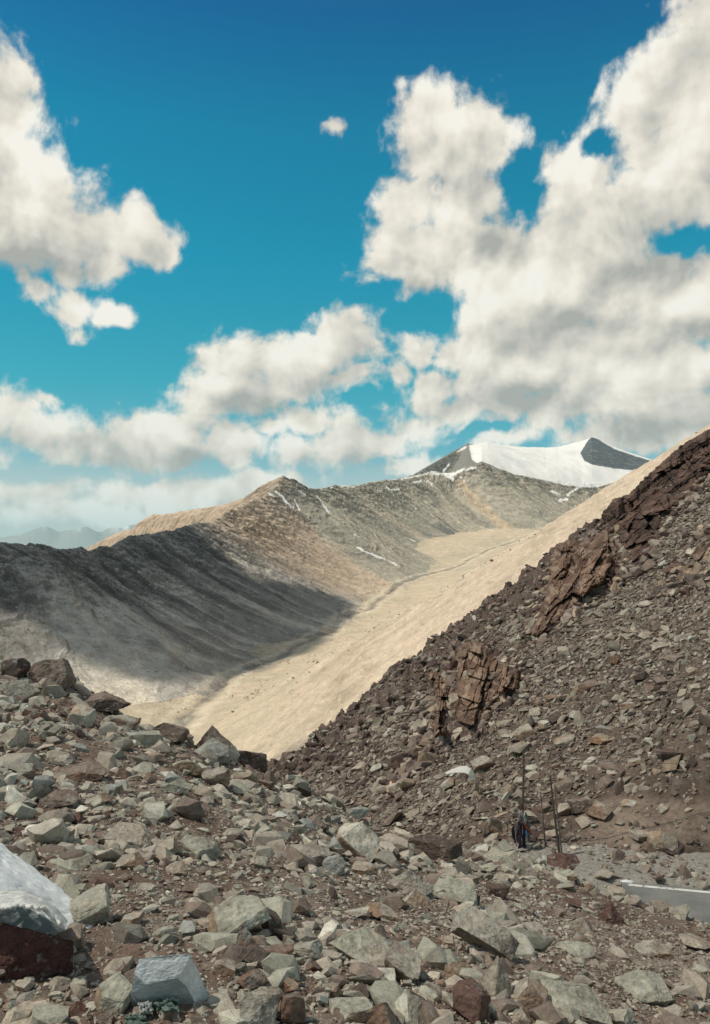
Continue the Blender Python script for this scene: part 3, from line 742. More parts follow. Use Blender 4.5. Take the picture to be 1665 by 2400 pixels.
def place_rock(hf, name, px, pyb, w, h, kind, col, label, cat='rock', group=None, depth=None, yaw=None, tilt=(0, 0), seed=None, sub=None, side=None, ymin=0, sink=.22, far=False):
    """px = centre column, pyb = row where its foot meets the ground, w/h = its size in the photo"""
    seed = seed if seed is not None else int(px * 7 + pyb * 13)
    r = np.random.default_rng(seed)
    g = hf.hit(px, pyb, ymin); d = g[1]
    W = w / F * d; el = math.atan2(-g[2], math.hypot(g[0], g[1]))
    D = (depth or r.uniform(.7, .95)) * W
    Ht = max((h / F * d - .55 * D * math.sin(max(el, 0))) / max(math.cos(el), .5), (.16 if kind == 'slab' else .33) * W)
    sub = sub or (5 if w > 110 else 4 if w > 40 else 3)
    v, f = rock_shape(seed, kind, sub, rough=0)
    c = two_tone(v, f, r, COLS[col], COLS[side] if side else np.array(COLS[col]) * (.74, .58, .50), *((.35, .6) if col == 'white' else (-.25, .45)))  # default side colour is darker and browner than the top
    dm = np.array([W / 2, D / 2, Ht / 2]); ref = float(np.prod(dm)) ** (1 / 3); v = v * dm
    tri = v[f]; fn_ = np.cross(tri[:, 1] - tri[:, 0], tri[:, 2] - tri[:, 0]); vn = np.zeros_like(v)
    for k in range(3): np.add.at(vn, f[:, k], fn_)
    vn /= np.linalg.norm(vn, axis=1)[:, None] + 1e-12; q = v / ref; o3 = r.uniform(0, 50, 3)
    dd = .055 * pn3(q * 1.6 + o3) + .04 * pn3(q * 4.1 + o3) + .028 * pn3(q * 9.3 + o3) - .05 * np.clip(.10 - np.abs(pn3(q * 2.3 + o3 + 9)), 0, 1) * 6
    if sub >= 5: dd = dd + .016 * pn3(q * 21 + o3)
    v = v + vn * (dd * ref * (.4 if col == 'white' else 1))[:, None]
    R = Matrix.Rotation(yaw if yaw is not None else r.uniform(-.5, .5), 3, 'Z') @ Matrix.Rotation(tilt[0], 3, 'X') @ Matrix.Rotation(tilt[1], 3, 'Y')
    v = v @ np.array(R).T
    zc = -v[:, 2].min()
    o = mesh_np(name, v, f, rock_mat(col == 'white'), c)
    cx, cy = g[0], g[1] + D * .42
    zg = min(g[2], float(hf.z(np.array(cx * cy / d if False else cx), np.array(cy))) if not far else g[2])
    o.location = (cx, cy, zg + zc - sink * Ht)
    tag(o, label, cat, group)
    return o

# ------------------------------------------------------------------ the rocks one can tell apart
HERO = [  # px centre, foot row, width, height, shape, colour, extra, label
 (-75, 2190, 630, 305, 'round', 'white', dict(seed=12, depth=.5, side='flake', tilt=(0, .27), sub=6, yaw=0), 'large boulder with a flaking white coat, cut off by the left edge'),
 (40, 2300, 235, 165, 'round', 'maroon', dict(seed=5, depth=.3, side='maroon', yaw=.1, tilt=(0, 0), sub=6), 'dark red-brown square block under a frayed white cloth'),
 (195, 2172, 110, 95, 'slab', 'green', dict(tilt=(.2, -.35), side='grey'), 'grey-green slab leaning against the white-coated boulder'),
 (405, 2362, 196, 178, 'block', 'white', dict(seed=31, side='flake', tilt=(.34, .16), sub=6, depth=.17), 'white-topped blue-grey boulder with a flat sloping crown'),
 (545, 2200, 160, 92, 'block', 'green', dict(tilt=(.1, -.25)), 'grey-green rock with a brown front behind the white-topped boulder'),
 (570, 2232, 66, 76, 'wedge', 'grey', {}, 'small brown-grey wedge touching the grey-green rock behind the white-topped boulder'),
 (258, 2378, 82, 115, 'slab', 'green', dict(tilt=(-.7, .3)), 'long grey slab propped upright left of the white-topped boulder'),
 (70, 2430, 170, 60, 'slab', 'tan', {}, 'tan slab at the very bottom, cut by the lower left corner'),
 (155, 2036, 105, 42, 'slab', 'green', {}, 'flat grey-green slab just above the white-coated boulder'),
 (90, 1982, 130, 58, 'slab', 'pale', dict(tilt=(.2, -.1)), 'broad pale slab lying on the dark soil above the white-coated boulder'),
 (285, 1990, 130, 48, 'slab', 'tan', dict(side='dark', tilt=(.25, .2)), 'tan slab lifted off the soil with a dark underside'),
 (460, 2012, 92, 68, 'block', 'green', dict(side='brown'), 'grey-green angular block with a squared brown foot on bare soil'),
 (300, 2038, 66, 40, 'block', 'tan', {}, 'brick-like tan stone right of the flat grey-green slab'),
 (713, 2022, 122, 58, 'block', 'grey', dict(side='brown'), 'wide grey rock split by a dark gash in the middle of the bank'),
 (783, 2050, 58, 60, 'block', 'blue', dict(side='blue'), 'blue-grey faceted stone at the right end of the split grey rock'),
 (838, 2018, 108, 76, 'slab', 'pale', dict(tilt=(.2, .65), yaw=-.4), 'long pale slab sloping down to the right behind the blue-grey stone'),
 (848, 2052, 62, 36, 'block', 'tan', {}, 'low tan stone right of the blue-grey faceted stone'),
 (955, 2096, 118, 86, 'pyramid', 'grey', dict(side='grey'), 'grey pyramid-shaped rock standing alone right of the bare soil'),
 (975, 2124, 66, 52, 'wedge', 'pale', {}, 'small cream wedge resting against the foot of the grey pyramid rock'),
 (1072, 2122, 110, 62, 'slab', 'green', dict(side='brown', tilt=(.3, .1)), 'flat-topped rock with a brown broken face right of the cream wedge'),
 (1010, 2014, 150, 72, 'block', 'dark', dict(side='dark', seed=8, depth=.5), 'big nearly black rock on the far rim of the bank'),
 (1172, 2348, 92, 118, 'pyramid', 'tan', dict(side='grey', seed=22), 'upright pointed tan rock at the lower right'),
 (1142, 2250, 165, 80, 'slab', 'grey', dict(tilt=(.35, .55), yaw=-.55, side='brown', depth=.55, seed=52), 'long dark grey slab sloping down behind the upright pointed rock'),
 (1108, 2392, 84, 108, 'slab', 'red', dict(tilt=(-.8, .2), side='red'), 'red-brown slab standing on edge left of the pointed tan rock'),
 (962, 2412, 108, 100, 'wedge', 'pale', dict(side='tan'), 'pale triangular block at the bottom edge'),
 (892, 2420, 92, 84, 'wedge', 'brown', {}, 'brown wedge at the bottom edge left of the pale triangular block'),
 (822, 2400, 110, 54, 'block', 'green', {}, 'low mottled green rock at the bottom edge beside the brown wedge'),
 (605, 2412, 118, 108, 'round', 'grey', dict(side='green'), 'big mottled grey rock at the bottom edge right of the white-topped boulder'),
 (682, 2404, 62, 84, 'block', 'brown', {}, 'narrow brown-grey block squeezed against the big mottled grey rock'),
 (592, 2325, 76, 62, 'round', 'brown', {}, 'rusty brown stone just behind the big mottled grey rock'),
 (672, 2330, 58, 50, 'round', 'orange', {}, 'ochre stone between the rusty brown stone and open gravel'),
 (855, 2262, 148, 66, 'slab', 'green', dict(tilt=(.05, .3), yaw=-.4, side='green'), 'long flat pale green slab embedded in gravel'),
 (712, 2246, 92, 58, 'block', 'green', dict(side='grey'), 'grey block with a pale top left of the long flat green slab'),
 (650, 2262, 80, 52, 'block', 'brown', {}, 'brown stone against the left side of the pale-topped grey block'),
 (950, 2302, 100, 70, 'slab', 'grey', dict(tilt=(.1, .5), yaw=-.4), 'thin grey slab below the lower end of the long green slab'),
 (880, 2306, 100, 36, 'slab', 'pale', dict(side='brown'), 'pale crusted ledge of rock in the gravel under the long green slab'),
 (1252, 2364, 84, 74, 'round', 'grey', {}, 'speckled grey block right of the pointed tan rock'),
 (1362, 2392, 160, 72, 'block', 'green', dict(side='brown', tilt=(.2, .15), seed=41), 'long low rock with blue-green crown and brown front at the lower right'),
 (1228, 2404, 54, 50, 'wedge', 'tan', {}, 'tan wedge below the speckled grey block'),
 (1540, 2356, 130, 92, 'slab', 'green', dict(tilt=(.1, .35), side='green', yaw=.4), 'wide flat green slab in the gravel near the right edge'),
 (1437, 2165, 62, 66, 'pyramid', 'red', dict(side='red', seed=3), 'red-brown pyramid stone below the road end'),
 (1330, 2038, 84, 46, 'wedge', 'red', dict(side='red', seed=9), 'red-brown humped rock at the foot of the double pole'),
 (1372, 2190, 74, 56, 'wedge', 'brown', dict(side='grey'), 'brown-grey wedge left of the red-brown pyramid stone'),
 (1345, 2126, 44, 24, 'slab', 'red', dict(side='red'), 'small rusty slab above the brown-grey wedge'),
 (1172, 2106, 60, 42, 'block', 'dark', dict(side='dark'), 'dark stone half buried right of the flat-topped rock'),
 (1360, 2244, 80, 40, 'slab', 'green', {}, 'greenish flat rock in the middle of the right gravel'),
 (1476, 2076, 34, 17, 'round', 'white', dict(side='white'), 'white-painted stone where the road line meets the bank'),
 (1450, 2104, 46, 30, 'block', 'tan', {}, 'tan stone lying on the corner where the asphalt meets the bank'),
 (1488, 2122, 40, 26, 'wedge', 'brown', {}, 'brown wedge lying on the near edge of the asphalt'),
 # the skyline of the bank
 (30, 1592, 66, 62, 'block', 'dark', dict(side='dark', seed=2), 'jagged dark rock on the skyline at the left edge'),
 (108, 1608, 112, 84, 'block', 'brown', dict(side='dark', seed=6), 'big dark brown block topping the bank skyline at left'),
 (38, 1645, 88, 68, 'round', 'green', dict(side='grey'), 'rounded grey-green boulder below the jagged dark skyline rock'),
 (100, 1618, 58, 38, 'wedge', 'tan', dict(side='brown'), 'tan wedge in front of the big dark brown block'),
 (222, 1662, 140, 60, 'round', 'brown', dict(seed=4, side='dark'), 'long brown hump of rock on the skyline right of the dark block'),
 (232, 1622, 54, 24, 'slab', 'dark', dict(side='dark', ymin=12.9), 'thin dark slab perched on the long brown hump'),
 (184, 1704, 66, 66, 'slab', 'pale', dict(tilt=(.3, .7)), 'pale slanting slab below the long brown hump'),
 (262, 1714, 104, 62, 'round', 'green', dict(side='red'), 'grey-green boulder with a rusty patch below the long brown hump'),
 (330, 1746, 92, 56, 'block', 'green', dict(side='grey'), 'broad grey-green rock left of the brown skyline rocks'),
 (392, 1738, 92, 62, 'round', 'brown', dict(side='dark'), 'split brown rock on the skyline in front of the valley'),
 (492, 1768, 94, 88, 'round', 'brown', dict(seed=17, side='brown'), 'tall rounded brown boulder on the skyline'),
 (482, 1778, 100, 70, 'pyramid', 'blue', dict(seed=14, side='grey'), 'pointed blue-grey rock in front of the rounded brown boulder'),
 (580, 1796, 88, 54, 'slab', 'brown', dict(side='dark', tilt=(0, .3)), 'dark brown slab sloping down at the end of the skyline rocks'),
 (572, 1842, 58, 50, 'block', 'green', {}, 'grey block below the dark sloping slab'),
 (175, 1834, 122, 46, 'slab', 'brown', dict(tilt=(.2, -.1)), 'broad flat brown slab on the upper left of the bank'),
 (132, 1894, 88, 54, 'round', 'brown', {}, 'brown-grey boulder below the broad flat brown slab'),
 (442, 1818, 78, 54, 'round', 'green', {}, 'mottled grey-green boulder in the middle of the upper bank'),
 (405, 1858, 80, 42, 'round', 'green', dict(side='green'), 'low lichen-green boulder below the mottled grey-green one'),
 (502, 1846, 66, 50, 'block', 'grey', {}, 'grey block right of the low lichen-green boulder'),
 (276, 1824, 52, 38, 'wedge', 'brown', {}, 'brown wedge right of the broad flat brown slab'),
 (838, 1878, 58, 46, 'round', 'blue', dict(side='green'), 'pale blue-green boulder on the rim against the scree'),
 (52, 1824, 60, 44, 'round', 'green', {}, 'grey-green boulder at the left edge of the upper bank'),
]
HILLHERO = [
 (1562, 2003, 52, 62, 'slab', 'orange', dict(tilt=(-.7, .4), side='tan', seed=5), 'ochre boulder at the foot of the scree behind the road'),
 (1508, 1972, 52, 30, 'block', 'tan', dict(side='red'), 'square stone with a dark rusty face above the ochre boulder'),
 (1324, 1545, 36, 38, 'block', 'tan', dict(side='dark'), 'cube-like stone high on the scree right of the small crag'),
 (1445, 1560, 26, 34, 'round', 'orange', {}, 'ochre stone high on the scree right of the cube-like stone'),
 (1520, 1750, 26, 26, 'block', 'pale', dict(side='tan'), 'pale square-faced stone in the middle of the scree'),
 (1352, 1685, 34, 26, 'slab', 'pale', {}, 'pale tilted slab left of the middle of the scree'),
 (1420, 1745, 56, 26, 'slab', 'orange', {}, 'rust-stained slab in the middle of the scree'),
 (1420, 1720, 52, 24, 'slab', 'blue', {}, 'blue-grey slab above the rust-stained one'),
 (1585, 1785, 70, 36, 'block', 'red', dict(side='dark'), 'dark rusty block on the scree near the right edge'),
 (1410, 1925, 50, 46, 'slab', 'tan', dict(tilt=(-.6, .5)), 'tan slab on edge right of the double pole'),
 (1365, 1905, 62, 40, 'block', 'brown', dict(side='dark'), 'dark rock behind the double pole'),
 (1240, 1930, 46, 34, 'block', 'tan', dict(side='red'), 'tan block with a dark red-brown square face behind the poles'),
 (1170, 1960, 44, 42, 'slab', 'tan', dict(tilt=(-.6, .4)), 'leaning tan slab left of the flag bundle'),
]
LAND = []
def overlap(px, py, w, h, boxes):
    for (a, b, c, d) in boxes:
        if abs(px - a) < .42 * (w + c) and abs(py - b) < .42 * (h + d): return True
    return False
SIZEW = lambda w: 'large' if w > 64 else 'medium' if w > 42 else 'small'
SHAPEW = dict(block='angular block', slab='flat slab', wedge='wedge-shaped stone', pyramid='pointed stone', round='blunt stone')
COLW = dict(grey='grey', green='grey-green', blue='blue-grey', tan='tan', pale='pale', brown='brown', dark='dark', red='rusty', white='white', orange='ochre', maroon='maroon')
def short(label):   # words that find a landmark again
    return label
def describe(items):
    """items: list of [obj, px, py, w, kind, col]; names each by what it lies beside"""
    used = {}
    for it in items:
        o, px, py, w, kind, col = it
        q = min(LAND, key=lambda L: (L[0] - px) ** 2 + (1.6 * (L[1] - py)) ** 2)
        dx, dy = px - q[0], py - q[1]
        if abs(dx) > 2.2 * abs(dy): rel = 'right of' if dx > 0 else 'left of'
        elif abs(dy) > 1.2 * abs(dx): rel = 'in front of' if dy > 0 else 'behind'
        else: rel = ('in front and ' if dy > 0 else 'behind and ') + ('right of' if dx > 0 else 'left of')
        it.append((SIZEW(w), COLW[col], SHAPEW[kind], rel, q[2])); it.append(math.hypot(dx, dy))
        used.setdefault(it[6], []).append(it)
    nth = ['', 'second closest ', 'third closest ', 'fourth closest ', 'fifth closest ']
    for key, li in used.items():
        li.sort(key=lambda i: i[7])
        for k, it in enumerate(li):
            a, b, c, rel, lm = key
            it[0]['label'] = ((nth[min(k, 4)] if k else ('closest ' if len(li) > 1 else '')) + f"{a} {b} {c} {rel} the {lm}").strip()
SHORTN = {0: 'white-coated boulder', 1: 'red-brown square block', 3: 'white-topped boulder', 4: 'grey-green rock behind that boulder'}
BANKLAND = [(50, 2100, 'white-coated boulder'), (55, 2240, 'red-brown square block'), (405, 2290, 'white-topped boulder'), (285, 1975, 'lifted tan slab'), (90, 1960, 'broad pale slab'), (713, 2000, 'split grey rock'),
            (955, 2060, 'grey pyramid rock'), (1010, 1980, 'nearly black rock'), (1172, 2290, 'upright pointed rock'), (855, 2230, 'long green slab'), (605, 2360, 'big mottled grey rock'), (1540, 2310, 'wide flat green slab'),
            (1437, 2130, 'red-brown pyramid stone'), (1330, 2015, 'humped rock by the poles'), (1473, 2066, 'white road-end stone'), (108, 1570, 'dark skyline block'), (222, 1630, 'long brown hump'), (492, 1725, 'rounded brown skyline boulder'),
            (175, 1812, 'broad flat brown slab'), (442, 1790, 'mottled grey-green boulder'), (838, 1850, 'blue-green rim boulder'), (1362, 2350, 'long low blue-green rock'), (580, 1770, 'dark sloping skyline slab'), (460, 1980, 'squared grey-green block'), (1072, 2095, 'brown-faced flat rock'), (1142, 2200, 'long dark grey slab')]
HILLLAND = [(1562, 1975, 'ochre boulder'), (1324, 1525, 'cube-like scree stone'), (1445, 1545, 'high ochre stone'), (1520, 1735, 'pale square-faced stone'), (1420, 1735, 'rust-stained slab'), (1585, 1765, 'dark rusty block'),
            (1226, 1850, 'cloth-wrapped pole'), (1305, 1900, 'double pole'), (1080, 1810, 'white flag'), (1130, 1620, 'small twin crag'), (1330, 1400, 'red-brown cliff')]
SOIL = [[(430, 1985), (640, 2020), (700, 2060), (900, 2040), (1010, 2120), (1110, 2150), (1080, 2200), (980, 2260), (870, 2180), (760, 2150), (700, 2190), (600, 2120), (450, 2080)],
        [(1110, 2060), (1300, 2080), (1480, 2120), (1700, 2200), (1700, 2420), (1450, 2400), (1300, 2290), (1210, 2260), (1240, 2200), (1100, 2110)],
        [(170, 2030), (440, 2060), (460, 2180), (300, 2260), (160, 2250), (230, 2170)], [(330, 1935), (520, 1890), (560, 1950), (430, 1985)], [(200, 1730), (330, 1770), (330, 1830), (190, 1800)]]
def in_soil(px, py):
    m = np.zeros(np.shape(px), bool)
    for q in SOIL: m |= in_poly(px, py, q)
    return m
def build_rocks(bank, hill):
    boxes = []
    for (px, py, w, h, kind, col, kw, lab) in HERO:
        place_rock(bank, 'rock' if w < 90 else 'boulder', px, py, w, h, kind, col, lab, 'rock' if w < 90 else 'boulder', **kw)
        boxes.append((px, py - h / 2, w, h))
    for (px, py, w, h, kind, col, kw, lab) in HILLHERO:
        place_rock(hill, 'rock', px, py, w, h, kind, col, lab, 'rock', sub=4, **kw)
    r = np.random.default_rng(21)
    LAND.clear(); LAND.extend(BANKLAND)
    items = []; tries = 0
    while len(items) < 175 and tries < 9000:
        tries += 1
        px = r.uniform(-20, 1685); py = r.uniform(1600, 2430)
        top = np.interp(px, [0, 150, 300, 500, 640, 740, 850, 1000, 1300, 1450, 1665], [1575, 1615, 1700, 1785, 1842, 1872, 1945, 2003, 2045, 2105, 2215])
        if py < top + 8: continue
        if in_soil(np.array(px), np.array(py)) and r.random() < .9: continue
        near = sstep(1650, 2350, py)
        w = float(np.clip(r.lognormal(math.log(34 + 10 * near), .42), 22, 92)); asp = r.uniform(.4, .85); h = w * asp
        if overlap(px, py - h / 2, w, h, boxes): continue
        kind = r.choice(['block', 'slab', 'wedge', 'round', 'slab'], p=[.36, .2, .12, .16, .16]); pm = sstep(900, 1300, px)
        col = r.choice(['green', 'grey', 'tan', 'brown', 'pale', 'blue', 'red'], p=[.30, .26, .15, .15, .09, .04, .01])
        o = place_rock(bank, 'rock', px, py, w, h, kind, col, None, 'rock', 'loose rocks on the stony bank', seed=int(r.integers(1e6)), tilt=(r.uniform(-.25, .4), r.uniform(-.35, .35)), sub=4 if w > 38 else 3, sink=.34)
        boxes.append((px, py - h / 2, w, h)); items.append([o, px, py - h / 2, w, kind, col])
    describe(items)
    LAND.clear(); LAND.extend(HILLLAND)
    items = []; hb = [(q[0], q[1] - q[3] / 2, q[2], q[3]) for q in HILLHERO]; tries = 0
    while len(items) < 60 and tries < 5000:
        tries += 1
        px = r.uniform(1050, 1690); py = r.uniform(1480, 1985)
        lim = np.interp(px, [1050, 1200, 1300, 1400, 1500, 1665], [1790, 1690, 1560, 1470, 1420, 1400])
        if py < lim + 20 or (px > 1340 and py > 1870 and r.random() < .7): continue
        sc = np.interp(py, [1400, 1700, 1980], [16, 30, 40]); w = float(np.clip(r.lognormal(math.log(sc), .35), 16, 66)); h = w * r.uniform(.4, .7)
        if overlap(px, py - h / 2, w, h, hb): continue
        kind = r.choice(['slab', 'block', 'wedge'], p=[.55, .35, .1]); col = r.choice(['tan', 'brown', 'grey', 'pale', 'orange'], p=[.48, .2, .2, .06, .06])
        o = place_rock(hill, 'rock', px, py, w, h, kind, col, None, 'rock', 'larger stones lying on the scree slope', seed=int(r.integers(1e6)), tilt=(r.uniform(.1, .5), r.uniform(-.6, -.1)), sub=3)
        hb.append((px, py - h / 2, w, h)); items.append([o, px, py - h / 2, w, kind, col])
    describe(items)

# ------------------------------------------------------------------ the uncountable stones
def hull_variant(seed, n=11):
    r = np.random.default_rng(seed); p = r.normal(size=(n, 3)); p /= np.linalg.norm(p, axis=1)[:, None]
    p *= r.uniform(.8, 1.0, (n, 1)); p = p / np.abs(p).max(0)
    bm = bmesh.new(); vs = [bm.verts.new(q) for q in p]; bmesh.ops.convex_hull(bm, input=vs)
    bmesh.ops.delete(bm, geom=[v for v in bm.verts if not v.link_faces], context='VERTS'); bmesh.ops.triangulate(bm, faces=bm.faces[:])
    bm.verts.index_update(); v = np.array([q.co[:] for q in bm.verts]); f = np.array([[q.index for q in fc.verts] for fc in bm.faces]); bm.free()
    return v, f
def scatter(name, hf, x, y, size, dims, cols, align, mat, seed, variants, sink=.25, tiltamp=.4, yawamp=.5):
    r = np.random.default_rng(seed); n = len(x)
    z = hf.z(x, y); N = hf.normal(x, y)
    N = N + r.normal(size=(n, 3)) * tiltamp; N /= np.linalg.norm(N, axis=1)[:, None]
    yaw = align + r.normal(size=n) * yawamp
    T = np.stack([np.cos(yaw), np.sin(yaw), np.zeros(n)], 1); T -= N * (T * N).sum(1)[:, None]; T /= np.linalg.norm(T, axis=1)[:, None]
    B = np.cross(N, T); R = np.stack([T, B, N], 2)
    which = r.integers(0, len(variants), n); Vs, Fs, Cs = [], [], []; off = 0
    for k, (v, f) in enumerate(variants):
        ix = np.nonzero(which == k)[0]
        if not len(ix): continue
        P = v[None] * (dims[ix] * size[ix, None] * .5)[:, None, :]
        P = np.einsum('nij,nvj->nvi', R[ix], P)
        P += np.stack([x[ix], y[ix], z[ix] + size[ix] * dims[ix, 2] * (.5 - sink)], 1)[:, None, :]
        c = cols[ix][:, None, :] * (1 + .22 * pn3(v * 2.2 + k))[None, :, None]
        Vs.append(P.reshape(-1, 3)); Cs.append(c.reshape(-1, 3))
        Fs.append((f[None] + (np.arange(len(ix)) * len(v))[:, None, None] + off).reshape(-1, 3)); off += len(ix) * len(v)
    o = mesh_np(name, np.concatenate(Vs), np.concatenate(Fs), mat, np.concatenate(Cs))
    return o
def pick_cols(r, n, names, p, var=.18):
    base = np.array([COLS[q] for q in names]); c = base[r.choice(len(names), n, p=p)]
    return c * r.lognormal(0, var, (n, 1))
def build_valley_stones(X, Y, Z, which):
    r = np.random.default_rng(77); lowv = [hull_variant(i, 9) for i in range(10)]
    nr, nc = X.shape; i = r.integers(300, 1000, 26000); j = r.integers(60, nc - 60, 26000)
    k = np.isin(which[i, j], [8, 0, 1, len(RIDGES)]) & (Y[i, j] < 1500); i, j = i[k], j[k]
    cl = fbm2(X[i, j] / 60, Y[i, j] / 60, 3); k = r.random(len(i)) < (.12 + .5 * sstep(-.1, .4, cl)); i, j = i[k], j[k]
    class G:
        def z(s, x, y): return Z[i, j]
        def normal(s, x, y): return np.tile(np.array([0, 0, 1.]), (len(x), 1))
    x = X[i, j].astype(float); y = Y[i, j].astype(float); n = len(x); x = x + r.normal(size=n) * 1.5; y = y + r.normal(size=n) * 1.2
    s = (.5 + 2.6 * r.random(n) ** 4) * np.interp(y, [250, 1500], [.7, 1.5]); dims = np.stack([r.uniform(1, 1.6, n), r.uniform(.7, 1, n), r.uniform(.5, .9, n)], 1)
    c = pick_cols(r, n, ['pale', 'tan', 'orange', 'grey'], [.45, .35, .1, .1])
    tag(scatter('valley_boulders', G(), x, y, s, dims, c, .3, mat_rock('valley_stone', .6, .6, 0, .3, .2), 3, lowv), kind='stuff')
def build_scatter(bank, hill):
    r = np.random.default_rng(5)
    lowv = [hull_variant(i, 9 + i % 5) for i in range(22)]; midv = [hull_variant(300 + i, 13 + i % 5) for i in range(20)]
    rm = mat_rock("scree_stone", 3.0, .9, .15, .6, .05)
    # scree on the hillside
    def hill_pts(n, pw):
        u = r.uniform(-.135, .58, n); yb = 19.5 + (72 - 19.5) * r.random(n) ** pw
        x = u * yb; px = CX + F * u; z = hill.z(x, yb); py = HY - F * z / yb
        below = py - np.interp(px, *HSILV)
        bare = (px > 1350) & (py > 1865) & (py < 1975)
        keep = (yb < np.interp(px, *HSIL) + 1) & (z > VERGE - 3)
        dens = sstep(15, 110, below) * .85 + .15; dens = np.where(bare, np.where(py > 1930, .55, .2), dens); dens = dens * (.7 + .3 * sstep(-.25, .2, fbm2(x / 5, yb / 5, 3)))
        k = keep & (r.random(n) < dens); return x[k], yb[k], px[k], py[k]
    names = ['tan', 'brown', 'grey', 'dark', 'pale', 'orange', 'green']
    for nm, n, lo, hi, al, vs in (("scree", 190000, .07, .34, 1.9, lowv), ("scree_blocks", 7500, .24, .75, 2.8, midv)):
        x, y, px, py = hill_pts(n, .62)
        q = r.random(len(x)); s = lo * (1 - q * (1 - (lo / hi) ** al)) ** (-1 / al)
        s = s * np.interp(y, [20, 60, 95], [.95, 1.0, 1.0])
        dims = np.stack([r.uniform(1.0, 1.6, len(x)), r.uniform(.6, 1.0, len(x)), r.uniform(.28, .6, len(x))], 1)
        c = pick_cols(r, len(x), names, [.48, .26, .09, .09, .05, .03, .0]) * .74
        o = scatter(nm, hill, x, y, s, dims, c, .35, rm, 11, vs, sink=.2, tiltamp=.32, yawamp=.5); tag(o, kind='stuff')
    # broken rock along the dark skyline band
    u = r.uniform(-.13, .5, 2600); px = CX + F * u; ys = np.interp(px, *HSIL); y = ys * (1 - .26 * r.random(len(u)) ** 1.6); x = u * y
    s = .12 + .36 * r.random(len(u)) ** 3; dims = np.stack([r.uniform(1, 2.2, len(u)), r.uniform(.7, 1, len(u)), r.uniform(.4, .9, len(u))], 1)
    c = pick_cols(r, len(u), ['dark', 'brown', 'grey'], [.5, .38, .12]); o = scatter("skyline_rubble", hill, x, y, s, dims, c, .6, rm, 12, midv, sink=.35, tiltamp=.5); tag(o, kind='stuff')
    # fallen blocks gathered round the crags
    xs, ys_, ss = [], [], []
    for cg in CRAGS:
        pl = np.array(cg[1], float)
        for k in range(len(pl)):
            a, b = pl[k], pl[(k + 1) % len(pl)]; m = int(np.hypot(*(b - a)) / 1.1) + 1
            for _ in range(m):
                q = a + (b - a) * r.random() + r.normal(size=2) * np.array([9, 8]) + np.array([0, 4.])
                if q[1] < np.interp(q[0], *HSILV) + 10: continue
                g = hill.hit(q[0], q[1]); xs.append(g[0]); ys_.append(g[1]); ss.append(.12 + .55 * r.random() ** 2.5)
    n = len(xs); dims = np.stack([r.uniform(1, 1.8, n), r.uniform(.6, 1, n), r.uniform(.4, .9, n)], 1)
    tag(scatter("crag_rubble", hill, np.array(xs), np.array(ys_), np.array(ss), dims, pick_cols(r, n, ['brown', 'dark', 'orange', 'red', 'tan'], [.4, .25, .1, .1, .15]), .5, rm, 19, midv, sink=.2, tiltamp=.5), kind='stuff')
    # rubble and gravel of the bank
    gm = mat_rock("gravel_stone", 20.0, .9, .3, .6, .012)
    def bank_pts(n, pw, y0, y1):
        n = int(n * 1.3); u = r.uniform(-.62, .68, n); y = y0 * (y1 / y0) ** (r.random(n) ** pw); x = u * y; px = CX + F * u
        z = bank.z(x, y); py = HY - F * z / y
        onroad = (px > 1380) & (road_dist(x, y) < np.where(r.random(len(x)) < .25, -.15, .12)) & (road_dist(x, y) > -6) & (z < VERGE + .12)
        return x, y, px, py, ~onroad & (y < np.interp(px, CREST[0], CREST[1]) + np.where(px > 1050, 9, .8))
    names = ['grey', 'green', 'tan', 'brown', 'pale', 'blue', 'red', 'dark']
    pr = [.28, .23, .17, .18, .06, .03, .01, .04]
    for nm, n, lo, hi, al, vs, pw in (("gravel", 90000, .012, .06, 1.5, lowv, .9), ("rubble", 16500, .04, .17, 2.1, lowv, .72), ("rubble_blocks", 2900, .12, .36, 2.3, midv, .72)):
        x, y, px, py, k = bank_pts(n, pw, 2.3, 21)
        m = in_soil(px, py)
        cl = .4 + .6 * sstep(-.2, .25, fbm2(x / .9, y / .9, 3))
        keepm = r.random(len(x)) < np.where(m, 1.0 if nm == "gravel" else .22 if nm == "rubble" else .03, 1) * cl
        k &= keepm; x, y, px = x[k], y[k], px[k]
        q = r.random(len(x)); s = lo * (1 - q * (1 - (lo / hi) ** al)) ** (-1 / al)
        s = s * np.interp(y, [2.5, 6, 18], [.55, .9, 1.6])
        dims = np.stack([r.uniform(.95, 1.5, len(x)), r.uniform(.6, 1.0, len(x)), r.uniform(.35, .8, len(x))], 1)
        c = pick_cols(r, len(x), names, pr, .22); rgt = sstep(1200, 1500, px)[:, None] * .35; c = c * (1 - rgt) + np.array(COLS['brown']) * 1.15 * rgt
        o = scatter(nm, bank, x, y, s, dims, c, .2, gm, 31, vs, sink=.28, tiltamp=.35, yawamp=.9); tag(o, kind='stuff')

